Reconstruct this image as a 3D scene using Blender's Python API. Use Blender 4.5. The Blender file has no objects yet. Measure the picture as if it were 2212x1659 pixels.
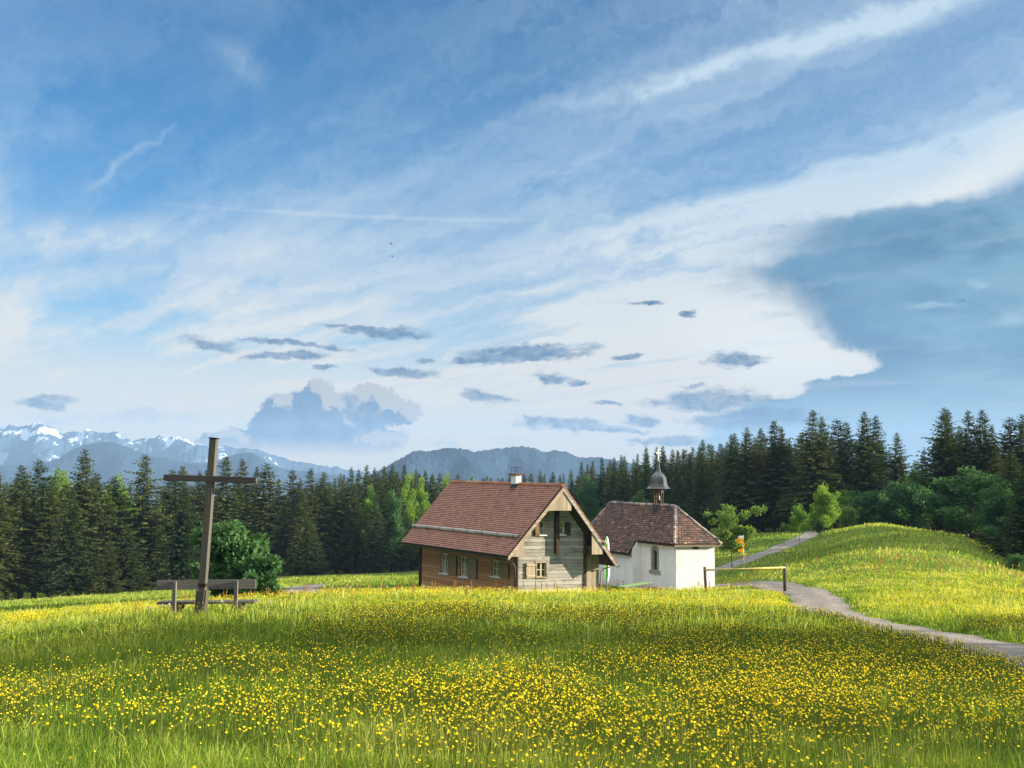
import bpy, math, random
import numpy as np
from mathutils import Vector
rad = math.radians
random.seed(7); RNG = np.random.default_rng(7)
S = bpy.context.scene
COL = S.collection

# ------------------------------------------------------------------ camera
F = 1111.0
PITCH = math.atan((466 - 384) / F); ROLL = rad(0.4)
_f = np.array([0, math.cos(PITCH), math.sin(PITCH)])
_r0 = np.array([1.0, 0, 0]); _u0 = np.array([0, -math.sin(PITCH), math.cos(PITCH)])
_r = math.cos(ROLL) * _r0 + math.sin(ROLL) * _u0
_u = -math.sin(ROLL) * _r0 + math.cos(ROLL) * _u0
cam_d = bpy.data.cameras.new("camera"); cam = bpy.data.objects.new("camera", cam_d); COL.objects.link(cam)
cam_d.sensor_width = 36.0; cam_d.lens = 36.0 * F / 1024.0
cam_d.clip_start = 0.1; cam_d.clip_end = 60000
from mathutils import Matrix
cam.matrix_world = Matrix(((_r[0], _u[0], -_f[0], 0), (_r[1], _u[1], -_f[1], 0), (_r[2], _u[2], -_f[2], 0), (0, 0, 0, 1)))
S.camera = cam

def ray(px, py): return _f + _r * (px - 512) / F + _u * (384 - py) / F
def at(px, py, Y):
    d = ray(px, py); return d * Y / d[1]
def azel(px, py):          # 2212-wide picture coordinates -> azimuth, elevation in degrees
    d = ray(px * .46293, py * .46293); d = d / np.linalg.norm(d)
    return math.degrees(math.atan2(d[0], d[1])), math.degrees(math.asin(d[2]))
def dirz(az): a = rad(az); return np.array([math.sin(a), math.cos(a), 0.0])
def hsv(r, g, b):          # sRGB 0-255 -> linear
    o = []
    for c in (r, g, b):
        c /= 255.0; o.append(c / 12.92 if c <= .04045 else ((c + .055) / 1.055) ** 2.4)
    return (o[0], o[1], o[2], 1)

# ------------------------------------------------------------------ render, exposure
S.render.engine = 'CYCLES'
S.view_settings.view_transform = 'Standard'; S.view_settings.look = 'None'
S.view_settings.exposure = 1.5; S.view_settings.gamma = 1
S.view_settings.use_curve_mapping = False
cy = S.cycles
cy.max_bounces = 6; cy.diffuse_bounces = 3; cy.glossy_bounces = 2; cy.transmission_bounces = 3
cy.transparent_max_bounces = 6; cy.volume_bounces = 0
cy.use_denoising = True
cy.caustics_reflective = False; cy.caustics_refractive = False

# ------------------------------------------------------------------ sun and sky
SUN_AZ, SUN_EL = 96.0, 14.0
sd = bpy.data.lights.new("sun", 'SUN'); sun = bpy.data.objects.new("sun", sd); COL.objects.link(sun)
sd.energy = 5.0; sd.angle = rad(0.5); sd.color = (1.0, .86, .64)
_s = Vector((math.sin(rad(SUN_AZ)) * math.cos(rad(SUN_EL)), math.cos(rad(SUN_AZ)) * math.cos(rad(SUN_EL)), math.sin(rad(SUN_EL))))
sun.rotation_euler = _s.to_track_quat('Z', 'Y').to_euler(); sun.location = (60, -10, 80)

W = bpy.data.worlds.new("World"); S.world = W; W.use_nodes = True
class NT:
    def __init__(s, tree): s.t = tree; s.n = tree.nodes; s.l = tree.links
    def new(s, typ, **kw):
        n = s.n.new(typ)
        for k, v in kw.items(): setattr(n, k, v)
        return n
    def put(s, sock, v):
        if hasattr(v, 'is_linked') or isinstance(v, bpy.types.NodeSocket): s.l.new(v, sock)
        else: sock.default_value = v
    def math(s, op, a, b=0.0, c=None, clamp=False):
        n = s.new('ShaderNodeMath', operation=op, use_clamp=clamp)
        s.put(n.inputs[0], a); s.put(n.inputs[1], b)
        if c is not None: s.put(n.inputs[2], c)
        return n.outputs[0]
    def vmath(s, op, a, b=None):
        n = s.new('ShaderNodeVectorMath', operation=op)
        s.put(n.inputs[0], a)
        if b is not None: s.put(n.inputs[1], b)
        return n.outputs[1] if op in ('LENGTH', 'DOT_PRODUCT', 'DISTANCE') else n.outputs[0]
    def ramp(s, v, a, b, lo=0.0, hi=1.0, smooth=True):
        n = s.new('ShaderNodeMapRange', interpolation_type='SMOOTHSTEP' if smooth else 'LINEAR')
        s.put(n.inputs[0], v); s.put(n.inputs[1], a); s.put(n.inputs[2], b); s.put(n.inputs[3], lo); s.put(n.inputs[4], hi)
        return n.outputs[0]
    def noise(s, vec, scale, detail=4, rough=.55, color=False, dist=0.0):
        n = s.new('ShaderNodeTexNoise'); s.put(n.inputs['Vector'], vec)
        n.inputs['Scale'].default_value = scale; n.inputs['Detail'].default_value = detail
        n.inputs['Roughness'].default_value = rough; n.inputs['Distortion'].default_value = dist
        return n.outputs['Color'] if color else n.outputs['Fac']
    def mix(s, f, a, b, mode='MIX'):
        n = s.new('ShaderNodeMix', data_type='RGBA', blend_type=mode)
        s.put(n.inputs[0], f); s.put(n.inputs[6], a); s.put(n.inputs[7], b); return n.outputs[2]
    def cramp(s, v, stops):
        n = s.new('ShaderNodeValToRGB'); s.put(n.inputs[0], v)
        e = n.color_ramp.elements
        while len(e) < len(stops): e.new(.5)
        for i, (p, c) in enumerate(stops): e[i].position = p; e[i].color = c
        return n.outputs[0]
    def mapping(s, vec, loc=(0, 0, 0), rot=(0, 0, 0), sc=(1, 1, 1), typ='POINT'):
        n = s.new('ShaderNodeMapping', vector_type=typ); s.put(n.inputs[0], vec)
        n.inputs[1].default_value = loc; n.inputs[2].default_value = rot; n.inputs[3].default_value = sc
        return n.outputs[0]
    def comb(s, x, y, z=0.0):
        n = s.new('ShaderNodeCombineXYZ'); s.put(n.inputs[0], x); s.put(n.inputs[1], y); s.put(n.inputs[2], z); return n.outputs[0]
    def sep(s, v):
        n = s.new('ShaderNodeSeparateXYZ'); s.put(n.inputs[0], v); return n.outputs

def build_sky():
    nt = NT(W.node_tree); nt.n.clear()
    out = nt.new('ShaderNodeOutputWorld'); bg = nt.new('ShaderNodeBackground')
    nt.l.new(bg.outputs[0], out.inputs[0]); bg.inputs[1].default_value = 0.10
    sky = nt.new('ShaderNodeTexSky', sky_type='NISHITA'); sky.sun_disc = False
    sky.sun_elevation = rad(SUN_EL); sky.sun_rotation = rad(SUN_AZ); sky.altitude = 1100; sky.dust_density = .6; sky.ozone_density = 2.5
    base = sky.outputs[0]
    d = nt.new('ShaderNodeTexCoord').outputs['Generated']
    x, y, z = nt.sep(d)
    az = nt.math('MULTIPLY', nt.math('ARCTAN2', x, y), 57.2958)
    el = nt.math('MULTIPLY', nt.math('ARCSINE', z), 57.2958)
    ae = nt.comb(az, el)
    # cloud colours are radiances on the same scale as the sky (strength .10, exposure .75)
    K = 1.0 / (0.10 * 2 ** 1.5)
    def C(r, g, b): c = hsv(r, g, b); return (c[0] * K, c[1] * K, c[2] * K, 1)
    # distorted direction coordinates
    n1 = nt.noise(ae, .35, 5, .6, color=True)
    wob = nt.vmath('SUBTRACT', n1, (.5, .5, .5))
    def warp(ax, ay): return nt.vmath('ADD', ae, nt.vmath('MULTIPLY', wob, (ax, ay, 0)))
    n2 = nt.noise(ae, 1.3, 6, .62, color=True); n3 = nt.vmath('SUBTRACT', nt.noise(ae, 3.2, 5, .65, color=True), (.5, .5, .5))
    wob2 = nt.vmath('SUBTRACT', n2, (.5, .5, .5))
    soft = warp(3.0, 2.2)
    fine = nt.vmath('ADD', warp(1.6, .7), nt.vmath('MULTIPLY', wob2, (1.3, .75, 0)))
    puff = nt.vmath('ADD', warp(1.6, 1.2), nt.vmath('ADD', nt.vmath('MULTIPLY', wob2, (2.0, 1.8, 0)), nt.vmath('MULTIPLY', n3, (1.3, 1.1, 0))))
    def blob(vec, px, py, rx, ry, rot=0.0, e0=1.0, e1=0.0):
        A, E = azel(px, py); k = 1 / 46.0      # about 46 picture px per degree at the middle
        k = (azel(px + 20, py)[0] - azel(px - 20, py)[0]) / 40
        m = nt.mapping(vec, (A, E, 0), (0, 0, rad(rot)), (rx * k, ry * k, 1), 'TEXTURE')
        return nt.ramp(nt.vmath('LENGTH', m), e1 if False else e0, e1)
    def vmax(l):
        o = l[0]
        for v in l[1:]: o = nt.math('MAXIMUM', o, v)
        return o
    # --- clear sky: the sky texture, slightly cooler
    col = nt.mix(1.0, base, (.20, .46, .59, 1), 'MULTIPLY')
    # --- high veil: cirrus streaks on a plane overhead, so they converge in perspective
    zc = nt.math('MAXIMUM', nt.math('ADD', z, .05), .06)
    plane = nt.comb(nt.math('DIVIDE', x, zc), nt.math('DIVIDE', y, zc))
    st = nt.mapping(plane, (0, 0, 0), (0, 0, rad(54)), (1, 1, 1))
    stv = nt.vmath('MULTIPLY', nt.vmath('ADD', st, nt.vmath('MULTIPLY', wob, (.55, .55, 0))), (.34, 1.5, 1))
    cn = nt.noise(stv, 1.0, 7, .6)
    cb = nt.noise(nt.vmath('MULTIPLY', st, (.28, .5, 1)), 1.0, 4, .5)
    veil_low = nt.ramp(el, 19, 1.5, 0, .80)          # whiter towards the horizon
    veil_right = nt.ramp(az, -14, 20, 0, .42)
    base_v = nt.math('ADD', veil_low, veil_right)
    streak = nt.math('MULTIPLY', nt.ramp(cn, .38, .70), nt.ramp(cb, .32, .62, .25, 1.2))
    dens = nt.math('ADD', nt.math('MULTIPLY', base_v, nt.ramp(cn, .28, .68, .40, 1.18)), nt.math('MULTIPLY', streak, nt.math('ADD', .20, nt.math('MULTIPLY', base_v, .45))))
    extra = [ (blob(soft, 1560, 140, 640, 34, 11.5), .42), (blob(soft, 1960, 35, 420, 42, 12), .5), (blob(soft, 2060, 370, 520, 88, 21), .85),
              (blob(soft, 170, 505, 330, 70, 6), .42), (blob(soft, 270, 345, 190, 16, 42), .40), (blob(soft, 520, 130, 120, 50, -30), .22),
              (blob(soft, 1540, 690, 520, 260, 0, 1.25), .62), (blob(soft, 1700, 500, 560, 120, 14, 1.2), .45),
              (blob(warp(.5, .35), 760, 466, 560, 7, -.3, 1.15), .17) ]
    stv2 = nt.vmath('MULTIPLY', nt.vmath('ADD', st, nt.vmath('MULTIPLY', wob2, (.25, .25, 0))), (1.1, 5.5, 1))
    cf = nt.noise(stv2, 1.0, 6, .62)
    tex = nt.math('ADD', nt.math('MULTIPLY', nt.ramp(cn, .30, .66), .75), nt.math('MULTIPLY', nt.ramp(cf, .34, .66), .55))
    for b, k in extra: dens = nt.math('ADD', dens, nt.math('MULTIPLY', nt.math('MULTIPLY', b, k), nt.math('ADD', .30, tex)))
    dens = nt.math('ADD', dens, nt.math('MULTIPLY', nt.math('SUBTRACT', nt.ramp(cf, .36, .64), .5), nt.math('ADD', .10, nt.math('MULTIPLY', base_v, .16))))
    dens = nt.math('MAXIMUM', dens, 0.0)
    dens = nt.math('MINIMUM', dens, 1.0)
    veilc = nt.cramp(nt.ramp(el, 1, 15, 0, 1, False), [(0, C(238, 222, 204)), (.38, C(231, 230, 226)), (1, C(200, 222, 238))])
    col = nt.mix(nt.math('MULTIPLY', nt.math('MAXIMUM', dens, nt.ramp(el, 9, 3, 0, .92)), .97), col, veilc)
    # --- bright sunlit cloud in front of the shower
    br = vmax([blob(soft, 1690, 740, 300, 130, -12, 1.3), blob(soft, 2080, 400, 320, 70, 24, 1.3)])
    col = nt.mix(nt.math('MULTIPLY', br, .72), col, C(243, 243, 240))
    # --- grey-blue shower cloud on the right, its edge a curve of azimuth over elevation
    pts = [(2212, 365), (2130, 400), (1960, 440), (1800, 468), (1715, 487), (1680, 520), (1655, 558), (1580, 588), (1640, 622), (1735, 688), (1808, 738), (1885, 790), (1800, 812), (1742, 828), (1738, 850), (1640, 868), (1560, 905), (1500, 960)]
    fc = nt.new('ShaderNodeFloatCurve'); cm = fc.mapping; cm.use_clip = False
    cv = cm.curves[0]; ps = sorted((azel(*p)[1] / 20.0, azel(*p)[0] / 30.0) for p in pts)
    cv.points[0].location = ps[0]; cv.points[1].location = ps[-1]
    for p in ps[1:-1]: cv.points.new(*p)
    cm.update()
    wx, wy, _z = nt.sep(nt.vmath('ADD', warp(2.2, 1.6), nt.vmath('MULTIPLY', wob2, (.9, .5, 0))))
    nt.put(fc.inputs[1], nt.math('DIVIDE', wy, 20.0)); fc.inputs[0].default_value = 1
    edge = nt.math('MULTIPLY', fc.outputs[0], 30.0)
    softness = nt.ramp(el, 4.5, 11.5, .55, 3.6)
    storm = nt.ramp(nt.math('SUBTRACT', wx, edge), nt.math('MULTIPLY', softness, -.5), softness)
    lead = nt.math('MULTIPLY', nt.ramp(nt.math('SUBTRACT', wx, edge), -3.6, 1.0), nt.math('MULTIPLY', nt.ramp(cf, .40, .66), nt.ramp(el, 5.5, 8.5)))
    storm = nt.math('MAXIMUM', storm, nt.math('MULTIPLY', lead, .5))
    storm = nt.math('MULTIPLY', storm, nt.ramp(el, 15.5, 12.0))
    storm = nt.math('MULTIPLY', storm, nt.math('SUBTRACT', 1.0, nt.math('MULTIPLY', nt.math('MULTIPLY', nt.ramp(cf, .45, .75), nt.ramp(cn, .4, .7)), .35)))
    sn = nt.noise(nt.vmath('MULTIPLY', ae, (.10, .22, 1)), 1.0, 4, .55)
    sc = nt.mix(nt.ramp(sn, .3, .7), C(72, 121, 160), C(104, 153, 186))
    sc = nt.mix(nt.math('MULTIPLY', nt.ramp(az, 10, 24), nt.ramp(nt.noise(nt.vmath('MULTIPLY', ae, (.22, .6, 1)), 1.0, 6, .6), .35, .65, .1, .75)), sc, C(132, 178, 202))
    sc = nt.mix(nt.math('MULTIPLY', nt.ramp(nt.math('SUBTRACT', wx, edge), 5.5, .5), .5), sc, C(80, 128, 168))
    sc = nt.mix(nt.ramp(el, 6, 0.5), sc, C(150, 190, 212))
    col = nt.mix(storm, col, sc)
    ww = vmax([blob(fine, 2190, 685, 85, 30, 8), blob(fine, 2120, 612, 40, 16, 0), blob(fine, 2010, 660, 90, 14, 0)])
    col = nt.mix(nt.math('MULTIPLY', ww, .6), col, C(170, 203, 222))
    # --- flat dark cloud shreds
    sh = [(830, 717, 110, 13, -4), (780, 706, 140, 6, -3), (455, 744, 75, 14, -6), (610, 768, 110, 10, 3), (650, 742, 160, 6, -3), (1145, 762, 165, 22, 3), (1040, 776, 90, 12, 3), (880, 808, 90, 10, -4),
          (1185, 815, 55, 11, -10), (1245, 830, 40, 7, -5), (1050, 858, 70, 13, -8), (1210, 915, 135, 13, -3), (1380, 908, 55, 11, -3), (1300, 928, 120, 5, -2), (1590, 778, 75, 18, 2), (1487, 679, 22, 9, 0), (1400, 655, 50, 5, 0),
          (1540, 868, 170, 24, 2), (1310, 870, 40, 5, 0), (700, 791, 28, 7, 0), (920, 780, 26, 8, 0), (1350, 768, 50, 6, 0), (105, 868, 62, 18, 0), (1490, 838, 40, 5, 0), (1640, 905, 180, 26, 4), (1450, 950, 120, 10, 3)]
    dk = vmax([blob(fine, a, b, c * 1.5, e * 1.9, r, 1.0, .1) for a, b, c, e, r in sh])
    rag = nt.math('ADD', nt.math('MULTIPLY', nt.math('SUBTRACT', nt.noise(nt.vmath('ADD', nt.vmath('MULTIPLY', ae, (.55, 2.3, 1)), nt.vmath('MULTIPLY', wob2, (.8, 1.2, 0))), 1.0, 8, .68), .5), 2.3), dk)
    dk = nt.math('MULTIPLY', nt.ramp(rag, .28, .98), nt.ramp(dk, .02, .3))
    dc = nt.mix(nt.ramp(az, -22, 6), C(98, 130, 164), C(62, 110, 152))
    col = nt.mix(nt.math('MULTIPLY', dk, nt.ramp(nt.noise(ae, 1.6, 5, .6), .3, .65, .62, .98)), col, dc)
    # --- heap cloud low over the wood: lit from the right
    hp = [(720, 905, 150, 84, 0), (640, 930, 130, 70, 0), (540, 955, 130, 40, 0), (690, 855, 56, 50, 0), (795, 882, 92, 60, 0), (865, 890, 60, 34, 0), (780, 950, 130, 42, 0), (615, 885, 52, 46, 0)]
    def heap(v): return vmax([blob(v, *b, 1.12, .25) for b in hp])
    def vor(v, sc_):
        n = nt.new('ShaderNodeTexVoronoi', feature='F1', voronoi_dimensions='2D'); n.inputs['Scale'].default_value = sc_
        nt.put(n.inputs['Vector'], v); return n.outputs['Distance']
    def height(v):
        b_ = nt.math('ADD', nt.math('MULTIPLY', vor(v, .62), -.34), nt.math('MULTIPLY', vor(v, 1.5), -.20))
        b_ = nt.math('ADD', b_, nt.math('MULTIPLY', vor(v, 3.4), -.11))
        return nt.math('ADD', nt.math('MULTIPLY', heap(v), 1.25), b_)
    pv = nt.vmath('ADD', ae, nt.vmath('ADD', nt.vmath('MULTIPLY', wob, (1.5, 1.1, 0)), nt.vmath('ADD', nt.vmath('MULTIPLY', wob2, (.9, .75, 0)), nt.vmath('MULTIPLY', n3, (.95, .85, 0)))))
    d0 = height(pv); d1 = height(nt.vmath('ADD', pv, (.40, .34, 0)))
    body = nt.math('MULTIPLY', nt.ramp(d0, -.02, .10), nt.ramp(heap(pv), .04, .16))
    lit = nt.math('ADD', nt.math('MULTIPLY', nt.math('SUBTRACT', d0, d1), 1.9), nt.ramp(az, -14, -5, -.22, .18))
    lit = nt.math('ADD', lit, nt.math('ADD', nt.ramp(el, 2.0, 6.0, -.12, .16), nt.ramp(d0, .5, .0, 0, .18)))
    lit = nt.math('ADD', lit, nt.math('MULTIPLY', nt.math('SUBTRACT', nt.noise(pv, 1.5, 6, .66), .5), 1.3))
    hc = nt.mix(nt.ramp(nt.noise(pv, .9, 5, .6), .3, .7), C(62, 104, 148), C(104, 142, 178))
    hc = nt.mix(nt.ramp(lit, .0, .7), hc, C(192, 190, 188))
    col = nt.mix(nt.math('MULTIPLY', body, nt.ramp(el, .2, 1.6)), col, hc)
    # small ragged clouds over the mountains
    lo = vmax([blob(puff, 300, 905, 200, 20, 3), blob(puff, 120, 900, 90, 14, 0), blob(puff, 960, 955, 60, 12, 0), blob(puff, 1090, 950, 60, 10, 0)])
    col = nt.mix(nt.math('MULTIPLY', lo, .55), col, C(172, 190, 206))
    # --- broken bright cloud added unseen, overhead and behind the viewpoint, as fill light
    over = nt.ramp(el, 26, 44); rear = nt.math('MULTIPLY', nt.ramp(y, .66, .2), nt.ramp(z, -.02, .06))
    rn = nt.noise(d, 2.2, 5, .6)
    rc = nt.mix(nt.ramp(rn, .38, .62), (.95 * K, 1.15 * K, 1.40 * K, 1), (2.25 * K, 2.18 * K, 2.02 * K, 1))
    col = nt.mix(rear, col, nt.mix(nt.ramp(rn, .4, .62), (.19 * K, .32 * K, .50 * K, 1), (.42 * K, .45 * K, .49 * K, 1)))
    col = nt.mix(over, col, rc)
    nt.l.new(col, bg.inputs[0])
build_sky()
W.cycles.sampling_method = 'MANUAL'; W.cycles.sample_map_resolution = 512

# ------------------------------------------------------------------ helpers
def tag(o, label=None, cat=None, group=None, kind=None):
    if label: o['label'] = label
    if cat: o['category'] = cat
    if group: o['group'] = group
    if kind: o['kind'] = kind
    return o
def empty(name, loc, label, cat, group=None):
    o = bpy.data.objects.new(name, None); COL.objects.link(o); o.location = tuple(loc); o.empty_display_size = .3
    return tag(o, label, cat, group)
def root_loc(o):
    p = Vector((0, 0, 0))
    while o is not None: p = p + o.location; o = o.parent
    return np.array(p)
def np_mesh(name, V, T, tint=None, uv=None, smooth=False, nper=None):
    V = np.asarray(V, np.float32); T = np.asarray(T, np.int32); k = T.shape[1]
    me = bpy.data.meshes.new(name)
    me.vertices.add(len(V)); me.vertices.foreach_set('co', V.ravel())
    me.loops.add(T.size); me.loops.foreach_set('vertex_index', T.ravel())
    me.polygons.add(len(T)); me.polygons.foreach_set('loop_start', np.arange(0, T.size, k, dtype=np.int32))
    me.polygons.foreach_set('loop_total', np.full(len(T), k, np.int32))
    if tint is not None:
        a = me.attributes.new('tint', 'FLOAT', 'FACE'); a.data.foreach_set('value', np.asarray(tint, np.float32))
    if smooth: me.polygons.foreach_set('use_smooth', np.ones(len(T), bool))
    me.update(calc_edges=True); me.validate()
    return me
def link(name, me, mat, parent=None):
    o = bpy.data.objects.new(name, me); COL.objects.link(o)
    if mat is not None: me.materials.append(mat)
    if parent is not None: o.parent = parent
    return o
class MB:
    def __init__(s): s.v = []; s.f = []; s.uv = []; s.t = []
    def face(s, pts, uv=None, t=.5):
        i = len(s.v); s.v += [tuple(map(float, p)) for p in pts]; s.f.append(tuple(range(i, i + len(pts))))
        s.uv += list(uv) if uv is not None else [(0, 0)] * len(pts); s.t.append(t)
    def box(s, fr, a0, a1, b0, b1, d0, d1, t=.5, sw=False):
        if a0 > a1: a0, a1 = a1, a0
        if b0 > b1: b0, b1 = b1, b0
        if d0 > d1: d0, d1 = d1, d0
        o = random.random() * 7
        def q(l, m):
            uv = [(p[m[0]] + o, p[m[1]] + o) for p in l]
            if sw: uv = [(b, a) for a, b in uv]
            s.face([fr(*p) for p in l], uv, t)
        q([(a0, b0, d0), (a0, b1, d0), (a1, b1, d0), (a1, b0, d0)], (0, 1)); q([(a0, b0, d1), (a1, b0, d1), (a1, b1, d1), (a0, b1, d1)], (0, 1))
        q([(a0, b0, d0), (a0, b0, d1), (a0, b1, d1), (a0, b1, d0)], (2, 1)); q([(a1, b0, d0), (a1, b1, d0), (a1, b1, d1), (a1, b0, d1)], (2, 1))
        q([(a0, b0, d0), (a1, b0, d0), (a1, b0, d1), (a0, b0, d1)], (0, 2)); q([(a0, b1, d0), (a0, b1, d1), (a1, b1, d1), (a1, b1, d0)], (0, 2))
    def prism(s, fr, poly, d0, d1, t=.5, sw=False):       # poly in (a, b), extruded along d
        n = len(poly); uv = [(b, a) if sw else (a, b) for a, b in poly]
        s.face([fr(a, b, d1) for a, b in poly], uv, t); s.face([fr(a, b, d0) for a, b in poly[::-1]], uv[::-1], t)
        for i in range(n):
            (a, b), (c, e) = poly[i], poly[(i + 1) % n]; L = math.hypot(c - a, e - b)
            s.face([fr(a, b, d0), fr(c, e, d0), fr(c, e, d1), fr(a, b, d1)], [(0, 0), (L, 0), (L, d1 - d0), (0, d1 - d0)], t)
    def tube(s, pts, r, n=10, t=.5, cap=True):
        pts = [np.array(p, float) for p in pts]; m = len(pts); rs = r if hasattr(r, '__len__') else [r] * m
        rings = []; L = 0
        for i, p in enumerate(pts):
            d = pts[min(i + 1, m - 1)] - pts[max(i - 1, 0)]; d = d / (np.linalg.norm(d) + 1e-9)
            a = np.cross(d, [0, 0, 1.0]);
            if np.linalg.norm(a) < 1e-3: a = np.array([1.0, 0, 0])
            a /= np.linalg.norm(a); b = np.cross(a, d)
            if i: L += np.linalg.norm(p - pts[i - 1])
            rings.append(([p + rs[i] * (a * math.cos(2 * math.pi * k / n) + b * math.sin(2 * math.pi * k / n)) for k in range(n)], L))
        for i in range(m - 1):
            (A, la), (B, lb) = rings[i], rings[i + 1]
            for k in range(n):
                k2 = (k + 1) % n
                s.face([A[k], A[k2], B[k2], B[k]], [(la, k * .1), (la, k * .1 + .1), (lb, k * .1 + .1), (lb, k * .1)], t)
        if cap: s.face(rings[0][0][::-1], None, t); s.face(rings[-1][0], None, t)
    def build(s, name, mat, parent=None, smooth=False, bevel=0.0):
        off = root_loc(parent) if parent is not None else np.zeros(3)
        V = np.array(s.v) - off
        me = bpy.data.meshes.new(name); me.from_pydata(V.tolist(), [], s.f)
        ul = me.uv_layers.new(name='UVMap'); ul.data.foreach_set('uv', np.array(s.uv, np.float32).ravel())
        a = me.attributes.new('tint', 'FLOAT', 'FACE'); a.data.foreach_set('value', np.array(s.t, np.float32))
        if smooth:
            me.polygons.foreach_set('use_smooth', np.ones(len(me.polygons), bool))
        me.update()
        o = link(name, me, mat, parent)
        if bevel or smooth:
            import bmesh
            bm = bmesh.new(); bm.from_mesh(me); bmesh.ops.remove_doubles(bm, verts=bm.verts, dist=.0005)
            if bevel:
                bmesh.ops.bevel(bm, geom=[e for e in bm.edges if len(e.link_faces) == 2 and e.calc_face_angle(0) > .5], offset=bevel, segments=1, affect='EDGES')
            bm.to_mesh(me); bm.free()
        return o

# ------------------------------------------------------------------ materials
def new_mat(name):
    m = bpy.data.materials.new(name); m.use_nodes = True
    nt = NT(m.node_tree); b = nt.n['Principled BSDF']; return m, nt, b
def bump(nt, b, h, strength=.4, dist=.02):
    n = nt.new('ShaderNodeBump'); n.inputs['Strength'].default_value = strength; n.inputs['Distance'].default_value = dist
    nt.put(n.inputs['Height'], h); nt.l.new(n.outputs[0], b.inputs['Normal'])
def attr(nt): 
    n = nt.new('ShaderNodeAttribute', attribute_name='tint'); return n.outputs['Fac']
def uvco(nt): return nt.new('ShaderNodeUVMap').outputs[0]
def objco(nt): return nt.new('ShaderNodeTexCoord').outputs['Object']
def posco(nt): return nt.new('ShaderNodeNewGeometry').outputs['Position']

def mat_wood(name, c0, c1, c2, plank=.24, gap=.025, rough=.8, stain=None, stain_amt=.6):
    m, nt, b = new_mat(name); uv = uvco(nt); u, v, _ = nt.sep(uv)
    row = nt.math('FLOOR', nt.math('DIVIDE', v, plank)); fr = nt.math('FRACT', nt.math('DIVIDE', v, plank))
    wn = nt.new('ShaderNodeTexWhiteNoise', noise_dimensions='1D'); nt.put(wn.inputs['W'], row); pr = wn.outputs[0]
    g = nt.noise(nt.comb(nt.math('ADD', nt.math('MULTIPLY', u, .9), nt.math('MULTIPLY', pr, 37)), nt.math('MULTIPLY', v, 22)), 1.0, 6, .65)
    big = nt.noise(uv, .8, 4, .6)
    col = nt.cramp(nt.math('ADD', nt.math('MULTIPLY', g, .6), nt.math('ADD', nt.math('MULTIPLY', pr, .28), nt.math('MULTIPLY', big, .22))), [(.25, c0), (.52, c1), (.85, c2)])
    if stain is not None:
        sp = nt.noise(nt.vmath('MULTIPLY', uv, (.9, 2.6, 1)), 1.0, 6, .7)
        col = nt.mix(nt.math('MULTIPLY', nt.ramp(sp, .5, .68), stain_amt), col, stain)
    seam = nt.math('MULTIPLY', nt.ramp(fr, 0, gap * 4), nt.ramp(fr, 1, 1 - gap * 4))
    col = nt.mix(nt.math('MULTIPLY', nt.math('SUBTRACT', 1, nt.ramp(seam, 0, 1)), .7), col, (c0[0] * .35, c0[1] * .35, c0[2] * .35, 1))
    nt.l.new(col, b.inputs['Base Color']); b.inputs['Roughness'].default_value = rough
    b.inputs['Specular IOR Level'].default_value = .25
    bump(nt, b, nt.math('ADD', nt.math('MULTIPLY', seam, .6), nt.math('MULTIPLY', g, .5)), .7, .03)
    return m
def mat_plain(name, c, rough=.6, metal=0.0, var=.15, scale=6.0, bmp=.15, spec=.4):
    m, nt, b = new_mat(name); p = objco(nt); n = nt.noise(p, scale, 5, .6)
    col = nt.mix(nt.ramp(n, .3, .7), (c[0] * (1 - var), c[1] * (1 - var), c[2] * (1 - var), 1), (min(1, c[0] * (1 + var)), min(1, c[1] * (1 + var)), min(1, c[2] * (1 + var)), 1))
    nt.l.new(col, b.inputs['Base Color']); b.inputs['Roughness'].default_value = rough; b.inputs['Metallic'].default_value = metal
    b.inputs['Specular IOR Level'].default_value = spec
    if bmp: bump(nt, b, nt.noise(p, scale * 6, 4, .6), bmp, .01)
    return m
def mat_tile(name, stops, rough=.75, moss=None, bigc=None):
    m, nt, b = new_mat(name); p = objco(nt); t = attr(nt)
    n = nt.noise(p, 1.1, 5, .6); fn = nt.noise(p, 9, 3, .6)
    v = nt.math('ADD', nt.math('MULTIPLY', t, .75), nt.math('ADD', nt.math('MULTIPLY', nt.math('SUBTRACT', n, .5), .7), nt.math('MULTIPLY', nt.math('SUBTRACT', fn, .5), .3)))
    v = nt.math('ADD', v, .12)
    col = nt.cramp(v, stops)
    if moss is not None:
        mm = nt.noise(p, .7, 6, .7); col = nt.mix(nt.math('MULTIPLY', nt.ramp(mm, .52, .66), .6), col, moss)
    nt.l.new(col, b.inputs['Base Color']); b.inputs['Roughness'].default_value = rough; b.inputs['Specular IOR Level'].default_value = .3
    bump(nt, b, fn, .3, .01)
    return m
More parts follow.
